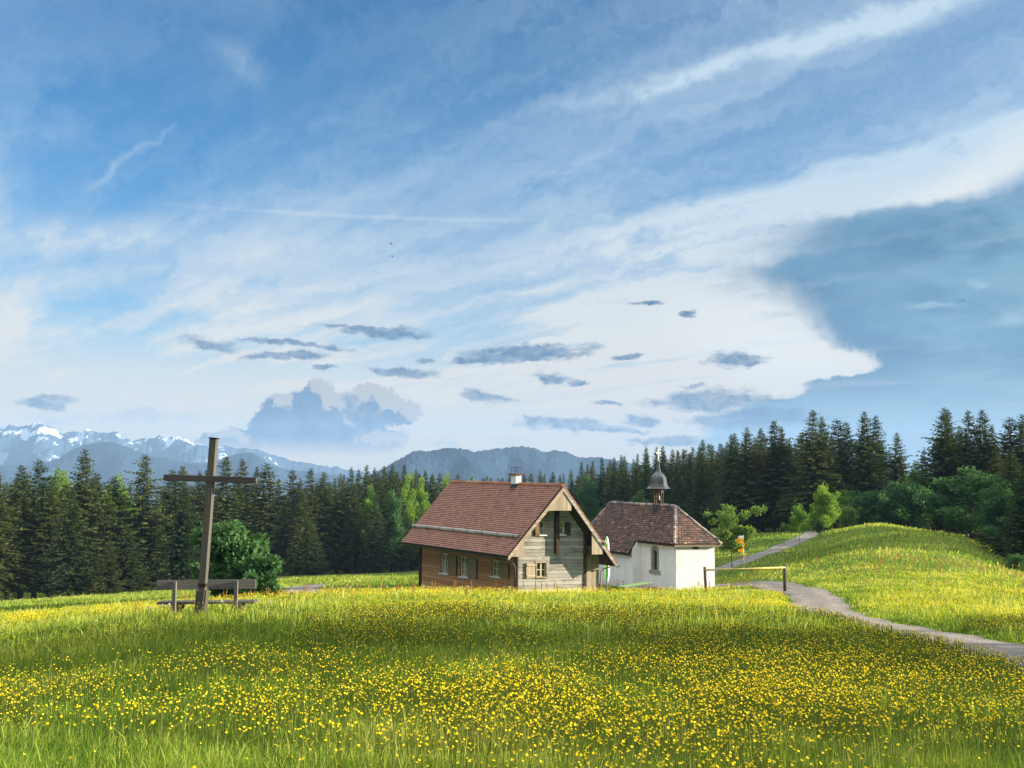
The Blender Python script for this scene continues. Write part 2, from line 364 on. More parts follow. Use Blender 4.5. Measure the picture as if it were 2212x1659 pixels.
def mat_leaf(name, stops, trans=.35, rough=.6, tcol=1.6, hue=None):
    m = bpy.data.materials.new(name); m.use_nodes = True; nt = NT(m.node_tree); nt.n.clear()
    out = nt.new('ShaderNodeOutputMaterial'); t = attr(nt)
    oi = nt.new('ShaderNodeObjectInfo').outputs['Random']
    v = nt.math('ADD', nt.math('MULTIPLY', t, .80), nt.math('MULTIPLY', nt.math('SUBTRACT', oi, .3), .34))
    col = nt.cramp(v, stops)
    if hue is not None:
        wn = nt.new('ShaderNodeTexWhiteNoise', noise_dimensions='1D'); nt.put(wn.inputs['W'], oi)
        col = nt.mix(nt.math('MULTIPLY', nt.math('POWER', wn.outputs[0], 2.0), .5), col, hue)
    di = nt.new('ShaderNodeBsdfDiffuse'); nt.l.new(col, di.inputs[0])
    tr = nt.new('ShaderNodeBsdfTranslucent')
    nt.l.new(nt.mix(1.0, col, (tcol * 1.05, tcol, tcol * .5, 1), 'MULTIPLY'), tr.inputs[0])
    mx = nt.new('ShaderNodeMixShader'); mx.inputs[0].default_value = trans
    nt.l.new(di.outputs[0], mx.inputs[1]); nt.l.new(tr.outputs[0], mx.inputs[2])
    gl = nt.new('ShaderNodeBsdfGlossy'); gl.inputs['Roughness'].default_value = .45; gl.inputs[0].default_value = (1, 1, 1, 1)
    m2 = nt.new('ShaderNodeMixShader'); m2.inputs[0].default_value = .008
    nt.l.new(mx.outputs[0], m2.inputs[1]); nt.l.new(gl.outputs[0], m2.inputs[2])
    nt.l.new(m2.outputs[0], out.inputs[0]); return m
def g_(r, g, b): return (r, g, b, 1)

M = {}
M['brown_wood'] = mat_wood('brown plank wood', g_(.20, .085, .036), g_(.42, .20, .088), g_(.56, .32, .155), .27)
M['grey_wood'] = mat_wood('weathered grey plank wood', g_(.165, .157, .146), g_(.375, .36, .335), g_(.55, .53, .495), .25, stain=g_(.12, .113, .107), stain_amt=.85)
M['pale_board'] = mat_wood('pale vertical boards', g_(.21, .165, .115), g_(.385, .32, .24), g_(.52, .45, .35), .16)
M['dark_wood'] = mat_wood('dark old timber', g_(.03, .018, .012), g_(.06, .038, .026), g_(.10, .07, .05), .4)
M['shutter'] = mat_wood('shutter boards', g_(.13, .085, .045), g_(.24, .165, .09), g_(.34, .25, .15), .12)
M['shutter_grey'] = mat_wood('grey shutter boards', g_(.30, .25, .18), g_(.46, .39, .28), g_(.56, .49, .37), .12)
M['cross_wood'] = mat_wood('weathered cross timber', g_(.036, .033, .030), g_(.070, .066, .058), g_(.15, .142, .125), 3.0)
M['bench_wood'] = mat_wood('weathered bench plank', g_(.055, .051, .048), g_(.095, .09, .085), g_(.18, .17, .16), 3.0)
M['log'] = mat_wood('silver grey log', g_(.30, .28, .25), g_(.46, .44, .41), g_(.60, .58, .55), .5)
M['metal_dark'] = mat_plain('dark sheet metal', (.025, .030, .035), .45, .6, .3)
M['lead'] = mat_plain('lead flashing', (.05, .055, .065), .5, .3, .2)
M['white_trim'] = mat_plain('white window paint', (.72, .72, .70), .5, 0, .06)
M['cream_frame'] = mat_plain('cream window paint', (.50, .42, .30), .55, 0, .12)
M['curtain'] = mat_plain('white net curtain', (.62, .64, .66), .9, 0, .15, 20)
M['painted_dark'] = mat_plain('painted room darkness', (.012, .013, .013), .9, 0, .1)  # near-black colour paints in the darkness of unlit rooms
M['rust'] = mat_plain('rusty iron', (.16, .075, .04), .8, .2, .35, 9)
M['iron'] = mat_plain('thin dark iron', (.035, .03, .028), .6, .6, .2)
M['stone'] = mat_plain('grey sandstone', (.27, .26, .235), .85, 0, .18, 5, .4)
M['gold'] = mat_plain('gilded metal', (.95, .80, .52), .4, .25, .08, 4, 0)
M['bell'] = mat_plain('bell bronze', (.10, .11, .10), .45, .6, .2)
M['yellow'] = mat_plain('yellow rail paint', (.55, .43, .12), .5, 0, .2)
M['sign_yellow'] = mat_plain('yellow sign paint', (.85, .42, .01), .45, 0, .06)
M['sign_white'] = mat_plain('white sign paint', (.75, .75, .75), .45, 0, .06)
M['sign_brown'] = mat_plain('brown sign paint', (.16, .075, .05), .5, 0, .1)
M['sign_black'] = mat_plain('black sign lettering', (.03, .025, .02), .6, 0, .1)
M['sign_red'] = mat_plain('red sign mark', (.45, .03, .03), .6, 0, .1)
M['sign_blue'] = mat_plain('blue sign mark', (.05, .2, .4), .6, 0, .1)
M['galv'] = mat_plain('galvanised steel', (.40, .41, .41), .45, .6, .12)
M['post'] = mat_plain('old round post', (.085, .07, .055), .85, 0, .35, 7, .5)
M['green_cloth'] = mat_plain('bright green cloth', (.08, .62, .07), .85, 0, .12)
M['white_cloth'] = mat_plain('white cloth', (.74, .73, .76), .85, 0, .06)
M['green_paint'] = mat_plain('light green table top', (.17, .30, .10), .55, 0, .12)
M['grey_table'] = mat_plain('grey brown table top', (.13, .115, .115), .6, 0, .2)
M['bench_red'] = mat_plain('brown bench plank', (.15, .085, .06), .7, 0, .2)
M['concrete'] = mat_plain('concrete foot', (.32, .32, .31), .9, 0, .15)
M['roof_house'] = mat_tile('brown clay roof tiles', [(.1, g_(.26, .128, .094)), (.5, g_(.37, .186, .138)), (.95, g_(.46, .245, .185))])
M['ridge_house'] = mat_tile('red ridge tiles', [(.1, g_(.22, .09, .05)), (.5, g_(.32, .135, .075)), (.95, g_(.44, .21, .12))])
M['roof_chapel'] = mat_tile('old mottled clay tiles', [(.05, g_(.055, .040, .040)), (.40, g_(.105, .070, .060)), (.66, g_(.16, .098, .075)), (.85, g_(.24, .12, .078)), (.95, g_(.36, .27, .19))])
M['ridge_chapel'] = mat_tile('mortared grey ridge tiles', [(.1, g_(.10, .085, .09)), (.5, g_(.25, .22, .22)), (.8, g_(.40, .32, .25)), (.95, g_(.48, .40, .30))])
def mat_plaster():
    m, nt, b = new_mat('white roughcast'); p = objco(nt)
    n = nt.noise(p, 1.2, 5, .6); f1 = nt.noise(p, 5.5, 6, .7); z = nt.sep(p)[2]
    col = nt.mix(nt.ramp(n, .35, .7), g_(.79, .82, .88), g_(.72, .745, .79))
    st = nt.noise(nt.vmath('MULTIPLY', p, (1, 1, .25)), 1.6, 5, .6)
    col = nt.mix(nt.math('MULTIPLY', nt.ramp(nt.math('ADD', z, nt.math('MULTIPLY', st, -1.2)), .15, -.75), .4), col, g_(.42, .43, .40))
    sk = nt.noise(nt.vmath('MULTIPLY', p, (1.6, 1.6, .18)), 1.5, 6, .65)
    col = nt.mix(nt.math('MULTIPLY', nt.ramp(sk, .50, .68), .30), col, g_(.50, .51, .50))
    nt.l.new(col, b.inputs['Base Color']); b.inputs['Roughness'].default_value = .92; b.inputs['Specular IOR Level'].default_value = .15
    bump(nt, b, f1, .7, .05); return m
M['plaster'] = mat_plaster()
def mat_copper():
    m, nt, b = new_mat('weathered copper sheet'); p = objco(nt); z = nt.sep(p)[2]
    n = nt.noise(nt.vmath('MULTIPLY', p, (2.5, 2.5, .9)), 1.3, 5, .6)
    col = nt.cramp(n, [(.3, g_(.055, .045, .05)), (.48, g_(.095, .10, .10)), (.62, g_(.13, .19, .18)), (.8, g_(.20, .30, .28))])
    nt.l.new(col, b.inputs['Base Color']); b.inputs['Roughness'].default_value = .38; b.inputs['Metallic'].default_value = .35
    bump(nt, b, nt.noise(p, 3, 3, .5), .15, .03); return m
M['copper'] = mat_copper()
def mat_glass():
    m = bpy.data.materials.new('window glass'); m.use_nodes = True; nt = NT(m.node_tree); nt.n.clear()
    o = nt.new('ShaderNodeOutputMaterial'); a = nt.new('ShaderNodeBsdfTransparent'); g = nt.new('ShaderNodeBsdfGlossy')
    a.inputs[0].default_value = (.75, .8, .8, 1); g.inputs['Roughness'].default_value = .04
    mx = nt.new('ShaderNodeMixShader'); mx.inputs[0].default_value = .14
    nt.l.new(a.outputs[0], mx.inputs[1]); nt.l.new(g.outputs[0], mx.inputs[2]); nt.l.new(mx.outputs[0], o.inputs[0]); return m
M['glass'] = mat_glass()
M['turret_wood'] = mat_wood('brown turret timber', g_(.05, .032, .022), g_(.105, .07, .045), g_(.17, .12, .08), .5)
M['old_glass'] = mat_plain('dark leaded glass', (.018, .024, .026), .12, 0, .5, 5, .5, .6)
M['bark'] = mat_plain('tree bark', (.10, .075, .055), .9, 0, .35, 5, .6)
M['bark_grey'] = mat_plain('grey bark', (.13, .115, .10), .9, 0, .3, 5, .6)
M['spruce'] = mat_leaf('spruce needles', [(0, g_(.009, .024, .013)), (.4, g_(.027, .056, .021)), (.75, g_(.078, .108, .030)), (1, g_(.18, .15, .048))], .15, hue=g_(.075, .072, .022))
M['leaf_dark'] = mat_leaf('dark green leaves', [(0, g_(.018, .045, .018)), (.5, g_(.035, .085, .028)), (1, g_(.07, .14, .04))], .3)
M['leaf_fresh'] = mat_leaf('fresh green leaves', [(0, g_(.06, .13, .022)), (.5, g_(.14, .26, .04)), (1, g_(.26, .37, .07))], .4)
M['leaf_bush'] = mat_leaf('bush leaves', [(0, g_(.025, .070, .030)), (.5, g_(.055, .135, .050)), (1, g_(.11, .21, .07))], .32)
M['leaf_mid'] = mat_leaf('mid green leaves', [(0, g_(.05, .10, .024)), (.5, g_(.12, .21, .045)), (1, g_(.22, .31, .08))], .38)
M['leaf_bright'] = mat_leaf('bright spring leaves', [(0, g_(.085, .17, .024)), (.5, g_(.18, .31, .045)), (1, g_(.32, .44, .085))], .42, tcol=1.4)

# ------------------------------------------------------------------ terrain: profiles down from the viewpoint
def vnoise(x, y, seed=0):
    xi = np.floor(x).astype(np.int64); yi = np.floor(y).astype(np.int64); fx = x - xi; fy = y - yi
    fx = fx * fx * (3 - 2 * fx); fy = fy * fy * (3 - 2 * fy)
    def h(a, b):
        n = (a * 374761393 + b * 668265263 + seed * 982451653) & 0xffffffff
        n = ((n ^ (n >> 13)) * 1274126177) & 0xffffffff
        return ((n ^ (n >> 16)) & 0xffff) / 65535.0
    return (h(xi, yi) * (1 - fx) + h(xi + 1, yi) * fx) * (1 - fy) + (h(xi, yi + 1) * (1 - fx) + h(xi + 1, yi + 1) * fx) * fy
def fbm(x, y, o=4, seed=0):
    s = 0; a = .5; t = 0
    for i in range(o): s = s + a * vnoise(x * 2 ** i, y * 2 ** i, seed + i * 17); t += a; a *= .5
    return s / t
prof = {   # picture column (2212 px wide) : (depth, picture row)
    -700: [(18, 1470), (33, 1390), (60, 1350), (100, 1330), (190, 1318), (400, 1250)],
    0: [(18, 1455), (33, 1354), (60, 1332), (100, 1313), (190, 1299), (300, 1240)],
    220: [(18, 1430), (30, 1338), (60, 1316), (110, 1298), (200, 1281), (300, 1230)],
    430: [(18, 1398), (27.5, 1322), (40, 1312), (60, 1302), (120, 1285), (200, 1268), (300, 1225)],
    560: [(18, 1397), (28, 1320), (45, 1291), (62, 1298), (110, 1271), (180, 1255), (230, 1245), (330, 1215)],
    680: [(18, 1398), (30, 1323), (46, 1285), (70, 1296), (110, 1266), (160, 1250), (250, 1239), (350, 1210)],
    1000: [(18, 1398), (30, 1318), (50, 1276), (66, 1289), (78, 1295), (120, 1249), (190, 1240), (260, 1231), (380, 1195)],
    1350: [(18, 1400), (30, 1320), (50, 1283), (66, 1291), (85, 1290), (120, 1240), (250, 1178)],
    1550: [(18, 1405), (30, 1328), (50, 1289), (60, 1280), (75, 1274), (93, 1273), (106, 1243), (115, 1224), (150, 1176), (200, 1150), (300, 1130)],
    1680: [(18, 1412), (30, 1338), (50, 1296), (60, 1277), (75, 1260), (95, 1238), (115, 1208), (135, 1180), (155, 1158), (200, 1148), (300, 1130)],
    1770: [(18, 1416), (30, 1342), (48, 1300), (60, 1268), (75, 1242), (95, 1218), (115, 1196), (135, 1178), (160, 1150), (200, 1143), (300, 1130)],
    1830: [(18, 1420), (29, 1352), (45, 1308), (60, 1272), (75, 1238), (105, 1188), (135, 1158), (157, 1138), (180, 1140), (210, 1142), (300, 1130)],
    1900: [(18, 1424), (28, 1362), (40, 1322), (55, 1280), (75, 1230), (105, 1180), (135, 1144), (157, 1127), (175, 1130), (210, 1140), (300, 1130)],
    2060: [(19, 1424), (28, 1368), (40, 1320), (55, 1280), (75, 1236), (100, 1192), (125, 1156), (140, 1150), (160, 1158), (200, 1150), (300, 1135)],
    2212: [(19.5, 1424), (28, 1365), (36, 1338), (48, 1302), (70, 1262), (90, 1242), (110, 1224), (130, 1213), (200, 1190), (300, 1150)],
    2700: [(19, 1440), (28, 1385), (48, 1310), (70, 1280), (110, 1250), (200, 1200), (300, 1160)],
}
YG = np.exp(np.linspace(math.log(4), math.log(420), 420)); TG = np.linspace(-.95, .95, 381)
def _tab():
    ts, zs = [], []
    for px, l in sorted(prof.items()):
        Ys = [4, 8]; Zs = [-1.6 - .075 * 4, -1.6 - .075 * 8]
        for Y, py in l:
            p = at(px * .46293, py * .46293, Y); Ys.append(Y); Zs.append(p[2] - ((.20 if px < 1650 else .06) if 10 < Y < 62 else .05 if px < 1700 else .16))
        Ys.append(420); Zs.append(Zs[-1] - .06 * (420 - Ys[-2]))
        z = np.interp(np.log(YG), np.log(Ys), Zs / np.array(Ys)) * YG
        p = at(px * .46293, 560, 1); ts.append(p[0]); zs.append(z)
    zs = np.array(zs); out = np.zeros((len(TG), len(YG)))
    for j in range(len(YG)): out[:, j] = np.interp(TG, ts, zs[:, j])
    k = np.exp(-np.linspace(-2, 2, 9) ** 2); k /= k.sum()
    pad = np.pad(out, ((4, 4), (0, 0)), 'edge'); out = np.stack([np.convolve(pad[:, j], k, 'valid') for j in range(len(YG))], 1)
    k = np.exp(-np.linspace(-2, 2, 13) ** 2); k /= k.sum()
    sl = out / YG
    pad = np.pad(sl, ((0, 0), (6, 6)), 'edge'); sl = np.stack([np.convolve(pad[i], k, 'valid') for i in range(len(TG))], 0)
    return sl * YG
ZT = _tab()
def zfun(x, y):
    x = np.asarray(x, float); y = np.asarray(y, float)
    yc = np.clip(y, 4, 419); t = np.clip(x / np.maximum(yc, 4), -.94, .94)
    i = (t - TG[0]) / (TG[1] - TG[0]); j = (np.log(yc) - math.log(4)) / (math.log(420) - math.log(4)) * (len(YG) - 1)
    i0 = np.clip(i.astype(int), 0, len(TG) - 2); j0 = np.clip(j.astype(int), 0, len(YG) - 2); fi = i - i0; fj = j - j0
    z = (ZT[i0, j0] * (1 - fi) + ZT[i0 + 1, j0] * fi) * (1 - fj) + (ZT[i0, j0 + 1] * (1 - fi) + ZT[i0 + 1, j0 + 1] * fi) * fj
    z = np.where(y < 4, z + .075 * (4 - y), z)
    far = np.clip(y - 419, 0, None); z = z - .16 * np.minimum(far, 900) 
    z = z + (fbm(x * .12 + 40, y * .12 + 40, 3, 3) - .5) * .35 * np.clip(y / 30, .2, 1)
    return z
def gz(x, y): return float(zfun(np.array([x]), np.array([y]))[0])

# paths as polylines of (x, y)
def chaikin(P, n=3):
    P = [np.array(p, float) for p in P]
    for _ in range(n):
        Q = [P[0]]
        for a, b in zip(P[:-1], P[1:]): Q += [a * .75 + b * .25, a * .25 + b * .75]
        P = Q + [P[-1]]
    return np.array(P)
def gp(px, py, Y): p = at(px * .46293, py * .46293, Y); return (p[0], Y)
path_main = chaikin([(34.0, 3.0), (22.0, 8.0), gp(2700, 1452, 14.0), gp(2420, 1436, 17), gp(2212, 1414, 20.2), gp(2108, 1388, 24), gp(1977, 1364, 28.5), gp(1873, 1344, 33), gp(1806, 1327, 37), gp(1774, 1309, 43.5), gp(1768, 1292, 50), gp(1744, 1276, 57.5), gp(1684, 1265, 69), gp(1630, 1260, 86), gp(1545, 1257, 97), gp(1440, 1250, 103)])
path_hill = chaikin([gp(1440, 1240, 101), gp(1520, 1226, 109), gp(1580, 1216, 116), gp(1640, 1200, 124), gp(1690, 1182, 136), gp(1722, 1172, 146), gp(1748, 1160, 154), gp(1752, 1150, 163), gp(1742, 1143, 172), gp(1730, 1140, 200)])
path_left = chaikin([gp(656, 1300, 84), gp(656, 1285, 95), gp(652, 1272, 105), gp(661, 1262, 113), gp(674, 1258, 118), gp(690, 1257, 120)])
PATHS = [(path_main, 1.2), (path_hill, 1.25), (path_left, 1.6)]
def pdist(x, y):
    best = np.full(len(x), 1e9)
    for P, w in PATHS:
        for a, b in zip(P[:-1], P[1:]):
            d = b - a; L2 = (d ** 2).sum() + 1e-9
            s = np.clip(((x - a[0]) * d[0] + (y - a[1]) * d[1]) / L2, 0, 1)
            best = np.minimum(best, np.hypot(x - a[0] - s * d[0], y - a[1] - s * d[1]) - w)
    return best

def ground():
    m, nt, b = new_mat('meadow turf'); p = posco(nt)
    n0 = nt.noise(p, .045, 5, .6); n1 = nt.noise(p, .35, 5, .65); n2 = nt.noise(p, 3.0, 4, .7); n3 = nt.noise(nt.vmath('MULTIPLY', p, (1, .45, 1)), .16, 5, .65)
    col = nt.cramp(nt.math('ADD', nt.math('MULTIPLY', n1, .5), nt.math('MULTIPLY', n2, .5)), [(.3, g_(.055, .105, .016)), (.5, g_(.11, .18, .026)), (.72, g_(.19, .24, .04))])
    col = nt.mix(nt.math('MULTIPLY', nt.ramp(n3, .50, .66), nt.ramp(n2, .35, .6, .2, .9)), col, g_(.26, .20, .018))
    col = nt.mix(nt.math('MULTIPLY', nt.ramp(n0, .52, .7), .55), col, g_(.15, .12, .06))
    nt.l.new(col, b.inputs['Base Color']); b.inputs['Roughness'].default_value = .95; b.inputs['Specular IOR Level'].default_value = .1
    bump(nt, b, nt.math('ADD', n2, n1), 1.0, .25)
    ys = np.concatenate([np.linspace(-26, 4, 10)[:-1], np.exp(np.linspace(math.log(4), math.log(420), 330)), np.exp(np.linspace(math.log(430), math.log(8600), 40))])
    ts = np.concatenate([np.linspace(-1.7, -.62, 40)[:-1], np.linspace(-.62, .62, 300), np.linspace(.62, 1.7, 40)[1:]])
    T, Y = np.meshgrid(ts, ys); X = T * (Y + 30) * np.clip((Y + 30) / (Y + 4).clip(1), 1, 1); 
    X = T * np.where(Y > 30, Y, Y * .5 + 15); X = np.where(Y < 0, T * 15, X)
    Z = zfun(X.ravel(), Y.ravel()).reshape(X.shape)
    V = np.stack([X, Y, Z], -1).reshape(-1, 3); nx = len(ts); ny = len(ys)
    a = (np.arange(ny - 1)[:, None] * nx + np.arange(nx - 1)).ravel()
    Q = np.stack([a, a + 1, a + nx + 1, a + nx], 1)
    tag(link('ground', np_mesh('ground', V, Q, smooth=True), m), 'sloping green meadow ground under the flowers', 'meadow', kind='structure')
ground()
def paths():
    m, nt, b = new_mat('gravel'); p = posco(nt)
    n = nt.noise(p, 1.2, 5, .6); f = nt.noise(p, 14, 4, .7); v = nt.new('ShaderNodeTexVoronoi'); nt.put(v.inputs['Vector'], p); v.inputs['Scale'].default_value = 22
    col = nt.cramp(nt.math('ADD', nt.math('MULTIPLY', n, .4), nt.math('MULTIPLY', f, .6)), [(.34, g_(.11, .098, .09)), (.5, g_(.205, .18, .165)), (.66, g_(.33, .29, .255))])
    u, w, _ = nt.sep(uvco(nt))
    mid = nt.math('MULTIPLY', nt.ramp(nt.math('ABSOLUTE', w), .28, .05), nt.ramp(nt.noise(p, .8, 4, .65), .46, .62))
    edge = nt.math('MULTIPLY', nt.ramp(nt.math('ABSOLUTE', w), .72, 1.0), nt.ramp(nt.noise(p, 2.2, 4, .65), .38, .55))
    col = nt.mix(nt.math('MULTIPLY', nt.math('MAXIMUM', nt.math('MULTIPLY', mid, .55), edge), .9), col, g_(.085, .11, .03))
    rut = nt.ramp(nt.math('ABSOLUTE', nt.math('SUBTRACT', nt.math('ABSOLUTE', w), .45)), .22, .02)
    col = nt.mix(nt.math('MULTIPLY', rut, nt.ramp(n, .35, .6, .1, .5)), col, g_(.33, .295, .265))
    dk_ = nt.ramp(nt.noise(p, 5.0, 4, .7), .56, .70)
    col = nt.mix(nt.math('MULTIPLY', dk_, .45), col, g_(.09, .085, .07))
    nt.l.new(col, b.inputs['Base Color']); b.inputs['Roughness'].default_value = .95
    bump(nt, b, nt.math('ADD', f, v.outputs['Distance']), .9, .04)
    for (P, w), lab in zip(PATHS, ('grey gravel path curving past the barrier to the chapel', 'gravel track climbing towards the wood past the young trees', 'short bend of gravel lane below the bench')):
        mb = MB(); L = 0; prev = None
        for i in range(len(P)):
            d = P[min(i + 1, len(P) - 1)] - P[max(i - 1, 0)]; d = d / np.linalg.norm(d); nrm = np.array([-d[1], d[0]])
            if i: L += np.linalg.norm(P[i] - P[i - 1])
            jit = w * (1 + .12 * math.sin(i * .9) + .08 * math.sin(i * 2.3 + 1))
            row = []
            for k in range(-4, 5):
                q = P[i] + nrm * jit * k / 4; row.append(((q[0], q[1], gz(*q) + .045 - .03 * (abs(k) == 4)), (L, k / 4)))
            if prev:
                for k in range(8):
                    mb.face([prev[k][0], prev[k + 1][0], row[k + 1][0], row[k][0]], [prev[k][1], prev[k + 1][1], row[k + 1][1], row[k][1]])
            prev = row
        tag(mb.build('path', m, None, True), lab, 'path', kind='structure')
paths()

# ------------------------------------------------------------------ far hills and mountains
def skyline(pts, n, px0, px1):
    xs = np.linspace(px0, px1, n); return xs, np.interp(xs, [p[0] for p in pts], [p[1] for p in pts])
def range_mesh(pts, D, n, rows, depth, rough, seed, spike=0.0, base_drop=.06, jag=0.0):
    xs, ys = skyline(pts, n, pts[0][0], pts[-1][0])
    jg = (fbm(xs * .07 + seed, xs * 0 + seed, 5, seed) - .5) * jag
    V = []; R = []
    for j in range(rows):
        s = j / (rows - 1); k = s / .72
        for x, y, jj in zip(xs, ys, jg):
            c = at(x * .46293, (y + jj * max(0, 1 - abs(k - 1) * 3)) * .46293, D); Yd = D + depth * (s - .72)
            zt = c[2]; zb = -base_drop * D * (1 + .5 * math.sin(x * .013 + seed) + .3 * math.sin(x * .041))
            if k <= 1: z = zb + (zt - zb) * (k ** 1.15)
            else: z = zt - (zt - zb) * ((k - 1) / (1 / .72 - 1)) ** 1.3
            V.append((c[0] * (Yd / D), Yd, z)); R.append(k)
    V = np.array(V); R = np.array(R); L = D * .03
    ns = 1 - np.abs(2 * fbm(V[:, 0] / L, V[:, 1] / L * .6, 5, seed) - 1)
    w = np.clip(4 * R * (1 - R), 0, 1); V[:, 2] += (ns - .62) * rough * D * w
    if spike: V[:, 2] += np.clip(vnoise(V[:, 0] / (D * .0022), V[:, 1] / (D * .0022), seed + 5) - .45, 0, 1) * spike * D * np.clip(R, 0, 1)
    a = (np.arange(rows - 1)[:, None] * n + np.arange(n - 1)).ravel()
    Q = np.stack([a, a + 1, a + n + 1, a + n], 1)
    return np_mesh('range', V, Q, tint=R[Q].mean(1), smooth=spike == 0)
def mountains():
    c = lambda l: [(a * .3224, 877.8 + b * .3224) for a, b in l]
    m, nt, b = new_mat('haze tinted rock with snow'); p = posco(nt); R = attr(nt)
    n = nt.noise(nt.vmath('MULTIPLY', p, (1, .5, 1.2)), .0075, 8, .66); n2 = nt.noise(nt.vmath('MULTIPLY', p, (1, .5, .8)), .030, 6, .7)
    h = nt.math('DIVIDE', nt.sep(p)[2], 300.0)
    s = nt.math('ADD', nt.math('MULTIPLY', h, .62), nt.math('ADD', nt.math('MULTIPLY', nt.math('SUBTRACT', n, .5), 3.0), nt.math('MULTIPLY', nt.math('SUBTRACT', n2, .5), 1.2)))
    sn = nt.ramp(s, .42, .52)
    col = nt.mix(sn, g_(.030, .068, .125), g_(.48, .57, .70))  # rock tone blued to paint part of the distance haze into it
    nt.l.new(col, b.inputs['Base Color']); b.inputs['Roughness'].default_value = .9; b.inputs['Specular IOR Level'].default_value = .1
    A = [(-500, 150), (-200, 120), (0, 148), (60, 123), (130, 140), (200, 128), (265, 106), (310, 128), (345, 132), (420, 182), (455, 168), (550, 172), (580, 152), (650, 170), (720, 183), (780, 172), (830, 200), (870, 215), (930, 225), (970, 202), (1040, 212), (1060, 196), (1120, 207), (1180, 200), (1250, 225), (1300, 250), (1400, 262), (1500, 266), (1600, 280), (1660, 276), (1760, 296), (1850, 328), (1950, 358), (2100, 388), (2250, 405), (2500, 450), (2800, 520)]
    tag(link('snowy_mountains', range_mesh(c(A), 7600, 900, 150, 1700, .030, 11, jag=9), m), 'snow streaked mountain chain on the far left horizon', 'mountains', kind='structure')
    m2, nt, b = new_mat('haze tinted forested slope'); p = posco(nt); n = nt.math('ADD', nt.math('MULTIPLY', nt.noise(p, .006, 7, .65), .5), nt.math('MULTIPLY', nt.noise(p, .05, 5, .7), .5))
    col = nt.cramp(n, [(.3, g_(.009, .024, .048)), (.6, g_(.017, .040, .072)), (.8, g_(.028, .058, .088))])  # blue mixed into the forest tones as painted haze
    nt.l.new(col, b.inputs['Base Color']); b.inputs['Roughness'].default_value = .95; b.inputs['Specular IOR Level'].default_value = .05
    Bq = [(-500, 380), (0, 390), (250, 400), (400, 345), (480, 290), (600, 246), (720, 236), (800, 250), (880, 280), (980, 322), (1100, 345), (1250, 375), (1380, 380), (1460, 360), (1540, 328), (1620, 314), (1690, 306), (1730, 330), (1780, 372), (1900, 420), (2100, 440), (2400, 480), (2800, 560)]
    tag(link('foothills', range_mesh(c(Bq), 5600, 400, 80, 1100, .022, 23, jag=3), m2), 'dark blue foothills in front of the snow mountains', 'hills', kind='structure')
    h_ = lambda l: [(713 + a * .2976, 932.7 + b * .2976) for a, b in l]
    H1 = [(250, 330), (420, 250), (480, 215), (540, 180), (600, 148), (650, 140), (730, 142), (780, 128), (860, 118), (950, 122), (1000, 130), (1050, 152), (1110, 180), (1180, 230), (1260, 290)]
    H2 = [(900, 200), (1040, 155), (1100, 140), (1180, 128), (1260, 120), (1320, 108), (1400, 105), (1470, 115), (1530, 138), (1570, 152), (1640, 134), (1700, 142), (1760, 165), (1820, 185), (1900, 182), (1980, 188), (2060, 205), (2250, 240), (2500, 280)]
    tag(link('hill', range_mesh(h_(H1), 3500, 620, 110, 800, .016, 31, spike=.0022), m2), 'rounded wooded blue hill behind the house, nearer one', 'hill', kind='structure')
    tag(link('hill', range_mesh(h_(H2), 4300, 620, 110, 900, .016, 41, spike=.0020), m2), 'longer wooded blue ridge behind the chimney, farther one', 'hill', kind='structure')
mountains()

